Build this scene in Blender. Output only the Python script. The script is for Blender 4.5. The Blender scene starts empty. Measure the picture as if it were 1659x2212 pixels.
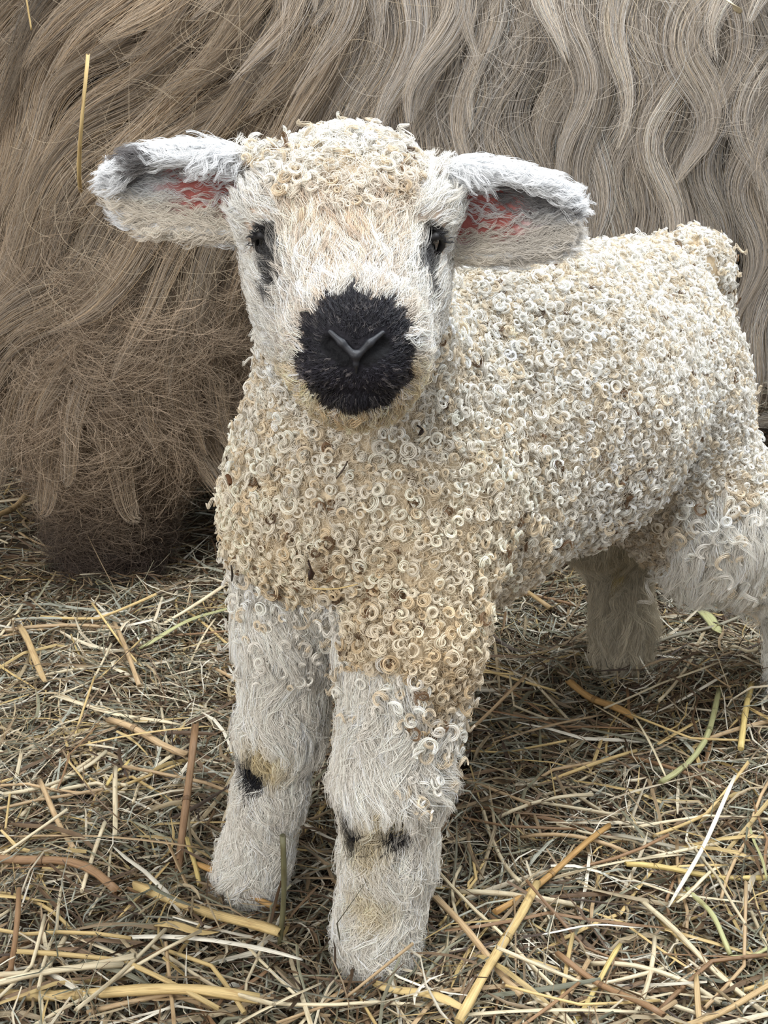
import bpy, math, random
import numpy as np
from mathutils import Vector, Matrix

C = bpy.context.scene
LINK = C.collection.objects.link

# ------------------------------------------------------------------ camera
FOCAL_PX = 2600.0
cam_data = bpy.data.cameras.new('camera')
cam = bpy.data.objects.new('camera', cam_data)
LINK(cam)
cam.location = (0.0, 0.0, 0.455)
cam.rotation_euler = (math.radians(90 - 20.2), 0, 0)
cam_data.sensor_fit = 'VERTICAL'
cam_data.sensor_height = 32.0
cam_data.sensor_width = 24.0
cam_data.lens = 32.0 * FOCAL_PX / 2212.0
cam_data.clip_start = 0.01
C.camera = cam

# ------------------------------------------------------------------ world, lights, exposure
world = bpy.data.worlds.new('overcast_sky')
C.world = world
world.use_nodes = True
wn, wl = world.node_tree.nodes, world.node_tree.links
bg = wn['Background']
bg.inputs['Color'].default_value = (0.90, 0.94, 1.0, 1)
bg.inputs['Strength'].default_value = 0.48


def area_light(name, loc, target, size, power, color):
    d = bpy.data.lights.new(name, 'AREA')
    d.shape = 'RECTANGLE'
    d.size, d.size_y = size
    d.energy = power
    d.color = color
    o = bpy.data.objects.new(name, d)
    LINK(o)
    o.location = loc
    o.rotation_euler = (Vector(target) - Vector(loc)).to_track_quat('-Z', 'Y').to_euler()
    return o


area_light('barn_skylight', (0.75, 0.75, 2.5), (0.08, 0.75, 0.2), (1.4, 1.2), 58, (0.88, 0.94, 1.0))
area_light('barn_doorway', (-1.5, -1.6, 1.7), (0.0, 0.8, 0.2), (1.6, 1.8), 40, (1.0, 0.985, 0.96))

C.view_settings.view_transform = 'Standard'
C.view_settings.look = 'None'
C.view_settings.gamma = 1.0
C.view_settings.use_curve_mapping = False
C.view_settings.exposure = 0.90
C.cycles.max_bounces = 5
C.cycles.diffuse_bounces = 2
C.cycles.glossy_bounces = 2
C.cycles.transmission_bounces = 2
C.cycles.transparent_max_bounces = 4
C.cycles.use_adaptive_sampling = True
C.cycles.adaptive_threshold = 0.045
C.cycles_curves.shape = 'RIBBONS'
C.cycles_curves.subdivisions = 1

# ------------------------------------------------------------------ small numeric helpers
F4 = np.float32


def A(*v):
    return np.array(v, dtype=F4)


def unit(v):
    return v / np.maximum(np.linalg.norm(v, axis=-1, keepdims=True), 1e-9)


def srgb(r, g, b):
    c = np.array([r, g, b], dtype=np.float64) / 255.0
    return np.where(c <= 0.04045, c / 12.92, ((c + 0.055) / 1.055) ** 2.4)


def sstep(a, b, x):
    t = np.clip((x - a) / (b - a), 0, 1)
    return t * t * (3 - 2 * t)


class Waves:
    """Cheap smooth 3-D noise: a sum of random sine waves, about -1..1."""
    def __init__(self, scale, seed, n=10):
        r = np.random.default_rng(seed)
        d = unit(r.normal(size=(n, 3)))
        self.k = (d * (2 * math.pi / scale) * r.uniform(0.6, 1.6, (n, 1))).astype(F4)
        self.ph = r.uniform(0, 6.28, n).astype(F4)

    def __call__(self, p):
        return np.sin(p @ self.k.T + self.ph).sum(axis=-1) / math.sqrt(len(self.ph)) * 0.8


# ------------------------------------------------------------------ implicit surfaces
class Shape:
    """A smooth union of round solids; each is evaluated only near itself."""
    def __init__(self):
        self.add, self.cut, self.sheets = [], [], []

    def capsule(self, a, b, ra, rb, k=0.02, cut=False):
        a, b = A(*a), A(*b)
        r = max(ra, rb) + k * 1.5 + 0.012
        lo, hi = np.minimum(a, b) - r, np.maximum(a, b) + r

        def f(p):
            ba = b - a
            t = np.clip(((p - a) @ ba) / float(ba @ ba), 0, 1)
            return np.linalg.norm(p - a - t[..., None] * ba, axis=-1) - (ra + (rb - ra) * t)
        (self.cut if cut else self.add).append((f, lo, hi, k))

    def ellipsoid(self, c, r, k=0.02, rot=None, cut=False):
        c, r = A(*c), A(*r)
        M = np.eye(3, dtype=F4) if rot is None else np.array(rot, dtype=F4)
        m = float(r.max()) + k * 1.5 + 0.012

        def f(p):
            q = (p - c) @ M
            k0 = np.linalg.norm(q / r, axis=-1)
            k1 = np.linalg.norm(q / (r * r), axis=-1)
            return np.where(k1 > 1e-6, k0 * (k0 - 1.0) / np.maximum(k1, 1e-6), -float(r.min()))
        (self.cut if cut else self.add).append((f, c - m, c + m, k))

    def sheet(self, pts, thick, k=0.008):
        pts = pts.reshape(-1, 3).astype(F4)
        th = np.asarray(thick, dtype=F4).reshape(-1)
        m = float(th.max()) + k + 0.012

        def f(p):
            out = np.empty(len(p), dtype=F4)
            for i in range(0, len(p), 4000):
                q = p[i:i + 4000]
                d2 = (q * q).sum(1)[:, None] + (pts * pts).sum(1)[None] - 2 * q @ pts.T
                out[i:i + 4000] = (np.sqrt(np.maximum(d2, 0)) - th[None]).min(1)
            return out
        self.add.append((f, pts.min(0) - m, pts.max(0) + m, k))

    def __call__(self, p):
        p = np.asarray(p, dtype=F4)
        sh = p.shape[:-1]
        p = p.reshape(-1, 3)
        d = np.full(len(p), 0.2, dtype=F4)
        for group, sign in ((self.add, 1), (self.cut, -1)):
            for f, lo, hi, k in group:
                m = np.nonzero(np.all((p > lo) & (p < hi), axis=1))[0]
                if len(m) == 0:
                    continue
                e, c = f(p[m]), d[m]
                if sign > 0:
                    h = np.maximum(k - np.abs(e - c), 0) / k
                    d[m] = np.minimum(e, c) - h * h * k * 0.25
                else:
                    e = -e
                    h = np.maximum(k - np.abs(e - c), 0) / k
                    d[m] = np.maximum(e, c) + h * h * k * 0.25
        return d.reshape(sh)

    def grid(self, xs, ys, zs):
        D = np.full((len(xs), len(ys), len(zs)), 0.2, dtype=F4)
        for group, sign in ((self.add, 1), (self.cut, -1)):
            for f, lo, hi, k in group:
                i0, i1 = np.searchsorted(xs, lo[0]), np.searchsorted(xs, hi[0])
                j0, j1 = np.searchsorted(ys, lo[1]), np.searchsorted(ys, hi[1])
                k0, k1 = np.searchsorted(zs, lo[2]), np.searchsorted(zs, hi[2])
                if i1 <= i0 or j1 <= j0 or k1 <= k0:
                    continue
                P = np.stack(np.meshgrid(xs[i0:i1], ys[j0:j1], zs[k0:k1], indexing='ij'), -1).astype(F4)
                e = f(P.reshape(-1, 3)).reshape(P.shape[:3])
                c = D[i0:i1, j0:j1, k0:k1]
                if sign > 0:
                    h = np.maximum(k - np.abs(e - c), 0) / k
                    D[i0:i1, j0:j1, k0:k1] = np.minimum(e, c) - h * h * k * 0.25
                else:
                    e = -e
                    h = np.maximum(k - np.abs(e - c), 0) / k
                    D[i0:i1, j0:j1, k0:k1] = np.maximum(e, c) + h * h * k * 0.25
        return D

    def normal(self, p, e=0.0008):
        p = np.asarray(p, dtype=F4)
        g = np.stack([self(p + A(e, 0, 0)) - self(p - A(e, 0, 0)),
                      self(p + A(0, e, 0)) - self(p - A(0, e, 0)),
                      self(p + A(0, 0, e)) - self(p - A(0, 0, e))], -1)
        return unit(g)


def surface_nets(D, xs, ys, zs):
    """Quads of the zero surface of D on a (possibly uneven) grid."""
    ins = D < 0
    nx, ny, nz = D.shape
    cnt = np.zeros((nx - 1, ny - 1, nz - 1), dtype=np.uint8)
    for a in (0, 1):
        for b in (0, 1):
            for c in (0, 1):
                cnt += ins[a:nx - 1 + a, b:ny - 1 + b, c:nz - 1 + c]
    act = (cnt > 0) & (cnt < 8)
    I, J, K = np.nonzero(act)
    idx = np.full(act.shape, -1, dtype=np.int64)
    idx[I, J, K] = np.arange(len(I))
    acc = np.zeros((len(I), 3)); w = np.zeros(len(I))
    corners = [(a, b, c) for a in (0, 1) for b in (0, 1) for c in (0, 1)]
    for p in corners:
        for ax in range(3):
            if p[ax]:
                continue
            q = list(p); q[ax] = 1
            d0 = D[I + p[0], J + p[1], K + p[2]].astype(np.float64)
            d1 = D[I + q[0], J + q[1], K + q[2]].astype(np.float64)
            m = (d0 < 0) != (d1 < 0)
            t = np.where(m, d0 / np.where(m, d0 - d1, 1), 0)
            pos = np.stack([np.full(len(I), float(v)) for v in p], 1)
            pos[:, ax] = t
            acc += pos * m[:, None]
            w += m
    acc /= w[:, None]
    def lerp(g, i, f):
        return g[i] + (g[i + 1] - g[i]) * f
    V = np.stack([lerp(xs, I, acc[:, 0]), lerp(ys, J, acc[:, 1]), lerp(zs, K, acc[:, 2])], 1)
    Q = []
    for ax in range(3):
        s0 = [slice(1, -1)] * 3; s1 = [slice(1, -1)] * 3
        s0[ax] = slice(0, -1); s1[ax] = slice(1, None)
        a, b = ins[tuple(s0)], ins[tuple(s1)]
        e = np.stack(np.nonzero(a != b), 1)
        inside_first = a[tuple(e.T)]
        off = np.array([1, 1, 1]); off[ax] = 0
        e = e + off
        u, v = (ax + 1) % 3, (ax + 2) % 3
        def cell(du, dv):
            c = e.copy(); c[:, u] -= du; c[:, v] -= dv
            return idx[c[:, 0], c[:, 1], c[:, 2]]
        q = np.stack([cell(1, 1), cell(0, 1), cell(0, 0), cell(1, 0)], 1)
        q[~inside_first] = q[~inside_first][:, ::-1]
        Q.append(q)
    Q = np.concatenate(Q)
    return V, Q[(Q >= 0).all(1)]


def spaced(parts):
    """Grid coordinates from (start, stop, step) runs."""
    out = []
    for a, b, s in parts:
        out.append(np.linspace(a, b, max(2, int(round((b - a) / s)) + 1))[:-1])
    out.append(np.array([parts[-1][1]]))
    return np.concatenate(out)


def mesh_from(name, V, Q, mat, smooth=True, colors=None):
    """A mesh datablock from numpy vertices and equal-sized faces."""
    me = bpy.data.meshes.new(name)
    n = Q.shape[1]
    me.vertices.add(len(V)); me.loops.add(Q.size); me.polygons.add(len(Q))
    me.vertices.foreach_set('co', np.asarray(V, dtype=F4).ravel())
    me.loops.foreach_set('vertex_index', np.asarray(Q, dtype=np.int32).ravel())
    me.polygons.foreach_set('loop_start', np.arange(0, Q.size, n, dtype=np.int32))
    me.polygons.foreach_set('use_smooth', np.full(len(Q), smooth, dtype=bool))
    me.update(calc_edges=True)
    if colors is not None:
        at = me.attributes.new('tint', 'FLOAT_COLOR', 'POINT')
        c4 = np.ones((len(V), 4), dtype=F4); c4[:, :3] = colors
        at.data.foreach_set('color', c4.ravel())
    if mat:
        me.materials.append(mat)
    return me


def obj(name, data, parent=None, **props):
    o = bpy.data.objects.new(name, data)
    LINK(o)
    if parent is not None:
        o.parent = parent
    for k, v in props.items():
        o[k] = v
    return o


def strands(name, P, radius, colors, mat, parent, **props):
    """Hair curves: P (N,K,3), radius (N,K) or (K,), colors (N,3)."""
    N, K, _ = P.shape
    hc = bpy.data.hair_curves.new(name)
    hc.add_curves([K] * N)
    hc.attributes['position'].data.foreach_set('vector', np.ascontiguousarray(P, dtype=F4).ravel())
    R = np.broadcast_to(np.asarray(radius, dtype=F4), (N, K))
    at = hc.attributes.get('radius') or hc.attributes.new('radius', 'FLOAT', 'POINT')
    at.data.foreach_set('value', np.ascontiguousarray(R).ravel())
    ct = hc.attributes.new('tint', 'FLOAT_COLOR', 'CURVE')
    c4 = np.ones((N, 4), dtype=F4); c4[:, :3] = colors
    ct.data.foreach_set('color', c4.ravel())
    hc.materials.append(mat)
    return obj(name, hc, parent, **props)


# ------------------------------------------------------------------ materials
def new_mat(name):
    m = bpy.data.materials.new(name)
    m.use_nodes = True
    return m, m.node_tree.nodes, m.node_tree.links, m.node_tree.nodes['Principled BSDF']


def hair_mat(name, rough=0.55, spec=0.25, trans=0.3):
    m, n, l, b = new_mat(name)
    at = n.new('ShaderNodeAttribute'); at.attribute_name = 'tint'
    b.inputs['Roughness'].default_value = rough
    b.inputs['Specular IOR Level'].default_value = spec
    l.new(at.outputs['Color'], b.inputs['Base Color'])
    tr = n.new('ShaderNodeBsdfTranslucent')
    l.new(at.outputs['Color'], tr.inputs['Color'])
    mx = n.new('ShaderNodeMixShader'); mx.inputs[0].default_value = trans
    l.new(b.outputs[0], mx.inputs[1]); l.new(tr.outputs[0], mx.inputs[2])
    l.new(mx.outputs[0], n['Material Output'].inputs['Surface'])
    return m


def skin_mat(name, rough=0.7):
    m, n, l, b = new_mat(name)
    at = n.new('ShaderNodeAttribute'); at.attribute_name = 'tint'
    no = n.new('ShaderNodeTexNoise'); no.inputs['Scale'].default_value = 260
    no.inputs['Detail'].default_value = 4
    bp = n.new('ShaderNodeBump'); bp.inputs['Strength'].default_value = 0.4
    bp.inputs['Distance'].default_value = 0.002
    l.new(no.outputs['Fac'], bp.inputs['Height']); l.new(bp.outputs[0], b.inputs['Normal'])
    l.new(at.outputs['Color'], b.inputs['Base Color'])
    b.inputs['Roughness'].default_value = rough
    b.inputs['Specular IOR Level'].default_value = 0.2
    return m


def plain_mat(name, color, rough=0.5, spec=0.4, vary=0.15, scale=60, coat=0.0):
    m, n, l, b = new_mat(name)
    no = n.new('ShaderNodeTexNoise'); no.inputs['Scale'].default_value = scale
    no.inputs['Detail'].default_value = 5
    rp = n.new('ShaderNodeValToRGB')
    c = np.array(color)
    rp.color_ramp.elements[0].color = (*np.clip(c * (1 - vary), 0, 1), 1)
    rp.color_ramp.elements[1].color = (*np.clip(c * (1 + vary), 0, 1), 1)
    l.new(no.outputs['Fac'], rp.inputs[0]); l.new(rp.outputs[0], b.inputs['Base Color'])
    bp = n.new('ShaderNodeBump'); bp.inputs['Strength'].default_value = 0.25
    bp.inputs['Distance'].default_value = 0.001
    l.new(no.outputs['Fac'], bp.inputs['Height']); l.new(bp.outputs[0], b.inputs['Normal'])
    b.inputs['Roughness'].default_value = rough
    b.inputs['Specular IOR Level'].default_value = spec
    b.inputs['Coat Weight'].default_value = coat
    return m


WOOL = hair_mat('lamb_wool', 0.38, 0.45, 0.28)
EWE_WOOL = hair_mat('ewe_wool', 0.5, 0.3, 0.25)
BLACK_FUR = hair_mat('black_fur', 0.4, 0.4, 0.1)
LAMB_SKIN = skin_mat('lamb_skin')
EWE_SKIN = skin_mat('ewe_skin', 0.9)
NOSE = plain_mat('nose_leather', srgb(30, 30, 34), 0.36, 0.5, 0.25, 900)
EYE = plain_mat('dark_eye', srgb(14, 12, 14), 0.06, 0.6, 0.3, 40, coat=1.0)
LID = plain_mat('dark_eyelid', srgb(30, 27, 27), 0.5, 0.4, 0.3, 300)
DARK_HOOF = plain_mat('dark_hoof_horn', srgb(46, 40, 36), 0.6, 0.3, 0.3, 200)
HOOF = plain_mat('hoof_horn', srgb(112, 112, 100), 0.45, 0.4, 0.3, 200)

# ------------------------------------------------------------------ ground heights
_g1, _g2 = Waves(0.33, 3), Waves(0.11, 4)


def ground_z(x, y):
    p = np.stack([x, y, np.zeros_like(x)], -1).astype(F4)
    return 0.010 * _g1(p) + 0.005 * _g2(p)


# ------------------------------------------------------------------ setting: the barn floor
m, n, l, b = new_mat('trodden_litter')
tc = n.new('ShaderNodeTexCoord')
no = n.new('ShaderNodeTexNoise'); no.inputs['Scale'].default_value = 45; no.inputs['Detail'].default_value = 8
rp = n.new('ShaderNodeValToRGB')
rp.color_ramp.elements[0].color = (*srgb(44, 34, 26), 1); rp.color_ramp.elements[0].position = 0.3
rp.color_ramp.elements[1].color = (*srgb(96, 78, 56), 1); rp.color_ramp.elements[1].position = 0.75
l.new(tc.outputs['Object'], no.inputs['Vector']); l.new(no.outputs['Fac'], rp.inputs[0])
l.new(rp.outputs[0], b.inputs['Base Color'])
bp = n.new('ShaderNodeBump'); bp.inputs['Strength'].default_value = 0.8; bp.inputs['Distance'].default_value = 0.006
l.new(no.outputs['Fac'], bp.inputs['Height']); l.new(bp.outputs[0], b.inputs['Normal'])
b.inputs['Roughness'].default_value = 0.95
FLOOR_MAT = m
gx, gy = np.linspace(-1.7, 1.9, 140), np.linspace(-.7, 2.75, 150)
GX, GY = np.meshgrid(gx, gy, indexing='ij')
FV = np.stack([GX, GY, ground_z(GX, GY) - 0.004], -1).reshape(-1, 3)
ii = np.arange(140 * 150).reshape(140, 150)
FQ = np.stack([ii[:-1, :-1], ii[1:, :-1], ii[1:, 1:], ii[:-1, 1:]], -1).reshape(-1, 4)
obj('floor', mesh_from('floor', FV, FQ, FLOOR_MAT), kind='structure')

# the boarded barn wall beyond the ewe, which closes the stall
BOARD = plain_mat('weathered_board', srgb(112, 94, 76), 0.85, 0.2, 0.35, 9)
wall = obj('wall_back', mesh_from('wall_back', np.array([[-1.7, 2.72, -.02], [1.9, 2.72, -.02], [1.9, 2.72, 1.7], [-1.7, 2.72, 1.7],
                                                          [-1.7, 2.75, -.02], [1.9, 2.75, -.02], [1.9, 2.75, 1.7], [-1.7, 2.75, 1.7]]),
                                  np.array([[3, 2, 1, 0], [4, 5, 6, 7], [0, 1, 5, 4], [1, 2, 6, 5], [2, 3, 7, 6], [3, 0, 4, 7]]), BOARD, False), kind='structure')
bw = 3.6 / 20
q_ = np.array([[0, 1, 5, 4], [1, 2, 6, 5], [2, 3, 7, 6], [3, 0, 4, 7], [0, 3, 2, 1], [4, 5, 6, 7]])
v_ = np.array([[0, 0, 0], [bw - .008, 0, 0], [bw - .008, 0, 1.72], [0, 0, 1.72]])
board_me = mesh_from('plank', np.concatenate([v_ + [0, -.022, 0], v_ + [0, .0, 0]]), q_, BOARD, False)
for k in range(20):
    o = obj('plank', board_me, wall)
    o.location = (-1.7 + k * bw + .004, 2.722 - .003 * (k % 3), -.02)


# ------------------------------------------------------------------ the hay and straw bedding (uncountable)
def straw_mat(name, use_object_color):
    m, n, l, b = new_mat(name)
    g = n.new('ShaderNodeAttribute'); g.attribute_name = 'grain'
    mp = n.new('ShaderNodeMapping'); mp.inputs['Scale'].default_value = (25, 2600, 2600)
    no = n.new('ShaderNodeTexNoise'); no.inputs['Scale'].default_value = 1.0; no.inputs['Detail'].default_value = 3
    l.new(g.outputs['Vector'], mp.inputs['Vector']); l.new(mp.outputs[0], no.inputs['Vector'])
    mr = n.new('ShaderNodeMapRange')
    mr.inputs['From Min'].default_value = 0.25; mr.inputs['From Max'].default_value = 0.75
    mr.inputs['To Min'].default_value = 0.50; mr.inputs['To Max'].default_value = 1.28
    l.new(no.outputs['Fac'], mr.inputs['Value'])
    vm = n.new('ShaderNodeVectorMath'); vm.operation = 'SCALE'
    if use_object_color:
        oi = n.new('ShaderNodeObjectInfo'); l.new(oi.outputs['Color'], vm.inputs[0])
    else:
        at = n.new('ShaderNodeAttribute'); at.attribute_name = 'tint'; l.new(at.outputs['Color'], vm.inputs[0])
    l.new(mr.outputs[0], vm.inputs['Scale'])
    mp2 = n.new('ShaderNodeMapping'); mp2.inputs['Scale'].default_value = (90, 260, 260)      # weathered brown blotches
    n2 = n.new('ShaderNodeTexNoise'); n2.inputs['Scale'].default_value = 1.0; n2.inputs['Detail'].default_value = 4
    l.new(g.outputs['Vector'], mp2.inputs['Vector']); l.new(mp2.outputs[0], n2.inputs['Vector'])
    m2 = n.new('ShaderNodeMapRange'); m2.inputs['From Min'].default_value = 0.50; m2.inputs['From Max'].default_value = 0.72
    m2.inputs['To Max'].default_value = 0.55
    l.new(n2.outputs['Fac'], m2.inputs['Value'])
    mx = n.new('ShaderNodeMix'); mx.data_type = 'RGBA'; mx.blend_type = 'MULTIPLY'
    mx.inputs['B'].default_value = (0.50, 0.38, 0.27, 1)
    l.new(m2.outputs[0], mx.inputs['Factor']); l.new(vm.outputs[0], mx.inputs['A'])
    l.new(mx.outputs['Result'], b.inputs['Base Color'])
    bp = n.new('ShaderNodeBump'); bp.inputs['Strength'].default_value = 0.5; bp.inputs['Distance'].default_value = 0.0006
    l.new(no.outputs['Fac'], bp.inputs['Height']); l.new(bp.outputs[0], b.inputs['Normal'])
    b.inputs['Roughness'].default_value = 0.45
    b.inputs['Specular IOR Level'].default_value = 0.35
    return m


STRAW = straw_mat('straw', True)
HAY = straw_mat('hay', False)


def grain_attr(me, G):
    at = me.attributes.new('grain', 'FLOAT_VECTOR', 'POINT')
    at.data.foreach_set('vector', np.ascontiguousarray(G, dtype=F4).ravel())


HAY_COLS = np.array([srgb(206, 192, 164), srgb(172, 154, 122), srgb(146, 125, 96), srgb(124, 100, 74),
                     srgb(134, 130, 106), srgb(106, 105, 86), srgb(164, 163, 146), srgb(98, 76, 54),
                     srgb(224, 215, 194), srgb(72, 55, 40), srgb(192, 166, 112)])


def litter(n, xr, yr, len_r, wid_r, zmax, bend, weights, rng, K=5, tilt=8, kink=0.3):
    """n bent V-section blades lying about; returns vertices, faces, colours, grain."""
    x, y = rng.uniform(*xr, n), rng.uniform(*yr, n)
    az = rng.uniform(0, 2 * math.pi, n)
    L = np.exp(rng.uniform(np.log(len_r[0]), np.log(len_r[1]), n))
    W = rng.uniform(*wid_r, n)
    t = np.linspace(-.5, .5, K)[None]
    cur = rng.normal(0, bend, n)[:, None]
    kk = np.where(rng.random(n) < kink, rng.normal(0, 1.0, n), 0)[:, None]
    ang = az[:, None] + cur * t + kk * sstep(-.1, .1, t + rng.uniform(-.25, .25, n)[:, None])
    step = (L / (K - 1))[:, None]
    cx = np.cumsum(np.cos(ang) * step, 1); cy = np.cumsum(np.sin(ang) * step, 1)
    cx += x[:, None] - cx.mean(1, keepdims=True); cy += y[:, None] - cy.mean(1, keepdims=True)
    h = rng.random(n) ** 1.6 * zmax
    pit = np.tan(np.radians(rng.normal(0, tilt, n)))
    z = ground_z(cx, cy) + h[:, None] + (pit * L)[:, None] * t + (rng.normal(0, .08, n) * L)[:, None] * (t * t * 4 - .5)
    z = np.maximum(z, ground_z(cx, cy) - .002)
    P = np.stack([cx, cy, z], -1)
    T = unit(np.gradient(P, axis=1))
    S = np.stack([-T[..., 1], T[..., 0], np.zeros_like(z)], -1)
    S = unit(S)
    U = unit(np.cross(T, S))
    roll = rng.normal(0, .6, n)[:, None, None] + rng.normal(0, 1.2, n)[:, None, None] * t[..., None]
    S2 = np.cos(roll) * S + np.sin(roll) * U
    U2 = np.cos(roll) * U - np.sin(roll) * S
    prof = np.interp(t[0], [-.5, -.42, .3, .5], [.6, 1, .9, .25])[None, :, None] * W[:, None, None] * .5
    V = np.stack([P - S2 * prof, P + U2 * prof * .55, P + S2 * prof], 2)           # n,K,3,3
    base = (np.arange(n) * K * 3)[:, None, None] + (np.arange(K - 1) * 3)[None, :, None] + np.arange(2)[None, None]
    Q = np.stack([base, base + 1, base + 4, base + 3], -1).reshape(-1, 4)
    ci = rng.choice(len(HAY_COLS), n, p=np.array(weights) / sum(weights))
    col = HAY_COLS[ci] * .90 * rng.uniform(.75, 1.15, (n, 1))
    col = np.repeat(col, K * 3, 0)
    G = np.stack([np.broadcast_to((t * L[:, None])[:, :, None] + rng.uniform(0, 9, n)[:, None, None], (n, K, 3)),
                  np.broadcast_to((np.array([-1, 0, 1]) * W[:, None])[:, None], (n, K, 3)),
                  np.broadcast_to(rng.uniform(0, 9, n)[:, None, None], (n, K, 3))], -1)
    return V.reshape(-1, 3), Q, col, G.reshape(-1, 3)


rng = np.random.default_rng(11)
FINE = [9, 12, 12, 9, 12, 9, 10, 9, 6, 8, 3]
COARSE = [12, 15, 11, 9, 4, 3, 4, 6, 8, 4, 11]
sets = [
    litter(20000, (-.42, .46), (.40, 1.05), (.02, .085), (.0006, .0017), .017, 1.2, FINE, rng),
    litter(5000, (-.60, .70), (1.0, 1.65), (.03, .10), (.0010, .0022), .018, .9, FINE, rng),
    litter(3800, (-.42, .46), (.40, 1.05), (.03, .11), (.0016, .0032), .018, .5, COARSE, rng, tilt=7, kink=.2),
    litter(1400, (-.60, .70), (1.0, 1.65), (.04, .12), (.0018, .0034), .018, .5, COARSE, rng, tilt=7, kink=.2),
    litter(7000, (-.42, .46), (.40, 1.05), (.006, .02), (.0006, .0024), .016, .8, FINE, rng, K=3, tilt=14),
    litter(12000, (-1.2, 1.35), (-.1, 2.3), (.04, .13), (.0016, .0036), .016, .7, FINE, rng, K=4),
    litter(1800, (-.42, .46), (.40, 1.05), (.03, .08), (.0005, .0010), .030, 1.6, FINE, rng, tilt=22, kink=.5),
]
for fx, fy in ((-.004, .526), (-.077, .576), (.190, .866), (.310, .795), (-.257, 1.035)):     # hay heaped round the feet
    sets.append(litter(150, (fx - .045, fx + .045), (fy - .050, fy - .018), (.02, .07), (.0006, .0022), .026, 1.0, FINE, rng, tilt=14, kink=.4))
off = 0
vs, qs, cs, gs = [], [], [], []
for v_, q_, c_, g_ in sets:
    vs.append(v_); qs.append(q_ + off); cs.append(c_); gs.append(g_); off += len(v_)
me = mesh_from('hay_bedding', np.concatenate(vs), np.concatenate(qs), HAY, True, np.concatenate(cs))
grain_attr(me, np.concatenate(gs))
obj('hay_bedding', me, kind='stuff', category='hay',
    label='tangled bed of grey green and tan hay covering the whole floor')
# ------------------------------------------------------------------ hair builders shared by both animals
def frames(G):
    """Two unit vectors across each guide path G (N,K,3)."""
    T = unit(np.gradient(G, axis=1))
    ref = np.where(np.abs(T[..., 2:3]) > .92, np.array([0, 1., 0]), np.array([0, 0, 1.]))
    s1 = unit(np.cross(T, ref))
    return s1, np.cross(T, s1)


def bundle(G, s1, s2, m, w1, w2, prof, rng, wob=0.0, wobf=2.0, disc=0.0, cut=0.0):
    """m strands round every guide: widths w1, w2 across, profile prof along."""
    N, K, _ = G.shape
    o1 = np.clip(rng.normal(size=(N, m, 1)), -2, 2) * np.asarray(w1).reshape(-1, 1, 1)
    o2 = np.clip(rng.normal(size=(N, m, 1)), -2, 2) * np.asarray(w2).reshape(-1, 1, 1)
    if disc:                                              # most strands fill a round rope with a clear edge
        a, q = rng.uniform(0, 6.283, (N, m, 1)), np.sqrt(rng.random((N, m, 1))) * 1.55
        k = rng.random((N, m, 1)) < disc
        o1 = np.where(k, q * np.cos(a) * np.asarray(w1).reshape(-1, 1, 1), o1)
        o2 = np.where(k, q * np.sin(a) * np.asarray(w2).reshape(-1, 1, 1), o2)
    pr = np.asarray(prof).reshape(1, 1, K)
    t = np.linspace(0, 1, K)
    a1, a2 = o1 * pr, o2 * pr
    if wob:
        for a, s in ((a1, 1), (a2, 1)):
            f = rng.uniform(.5, wobf, (N, m, 1)); ph = rng.uniform(0, 6.28, (N, m, 1))
            a += wob * rng.normal(size=(N, m, 1)) * np.sin(6.28 * f * t + ph) * sstep(0, .15, t)
    P = G[:, None] + a1[..., None] * s1[:, None] + a2[..., None] * s2[:, None]
    if cut:                                               # uneven strand lengths, so that a lock ends in a wisp
        P = P.reshape(N * m, K, 3)
        q = t[None] * (1 - cut * rng.random((N * m, 1)) ** 1.5) * (K - 1)
        i = np.minimum(q.astype(int), K - 2); f = (q - i)[..., None]
        r = np.arange(N * m)[:, None]
        P = P[r, i] * (1 - f) + P[r, i + 1] * f
    return P.reshape(N * m, K, 3)


def tints(N, m, base, rng, v_lock=.10, v_hair=.12):
    c = np.broadcast_to(base, (N, 3))[:, None] * (1 + rng.normal(0, v_lock, (N, 1, 1))) * (1 + rng.normal(0, v_hair, (N, m, 1)))
    return np.clip(c, .002, .95).reshape(N * m, 3)


def sample_tris(V, Q, n, rng):
    """Random points on a quad mesh, by area."""
    T = np.concatenate([Q[:, [0, 1, 2]], Q[:, [0, 2, 3]]])
    a, b, c = V[T[:, 0]], V[T[:, 1]], V[T[:, 2]]
    ar = np.linalg.norm(np.cross(b - a, c - a), axis=1)
    i = rng.choice(len(T), n, p=ar / ar.sum())
    u, v = rng.random((2, n, 1))
    fl = (u + v) > 1
    u, v = np.where(fl, 1 - u, u), np.where(fl, 1 - v, v)
    return (a[i] + u * (b[i] - a[i]) + v * (c[i] - a[i])).astype(F4)


def thin(P, cell):
    """Keep one point per cell so that they are evenly spread."""
    k = np.floor(P / cell).astype(np.int64)
    _, i = np.unique(k @ np.array([1, 4001, 16008001]), return_index=True)
    return P[np.sort(i)]


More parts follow.
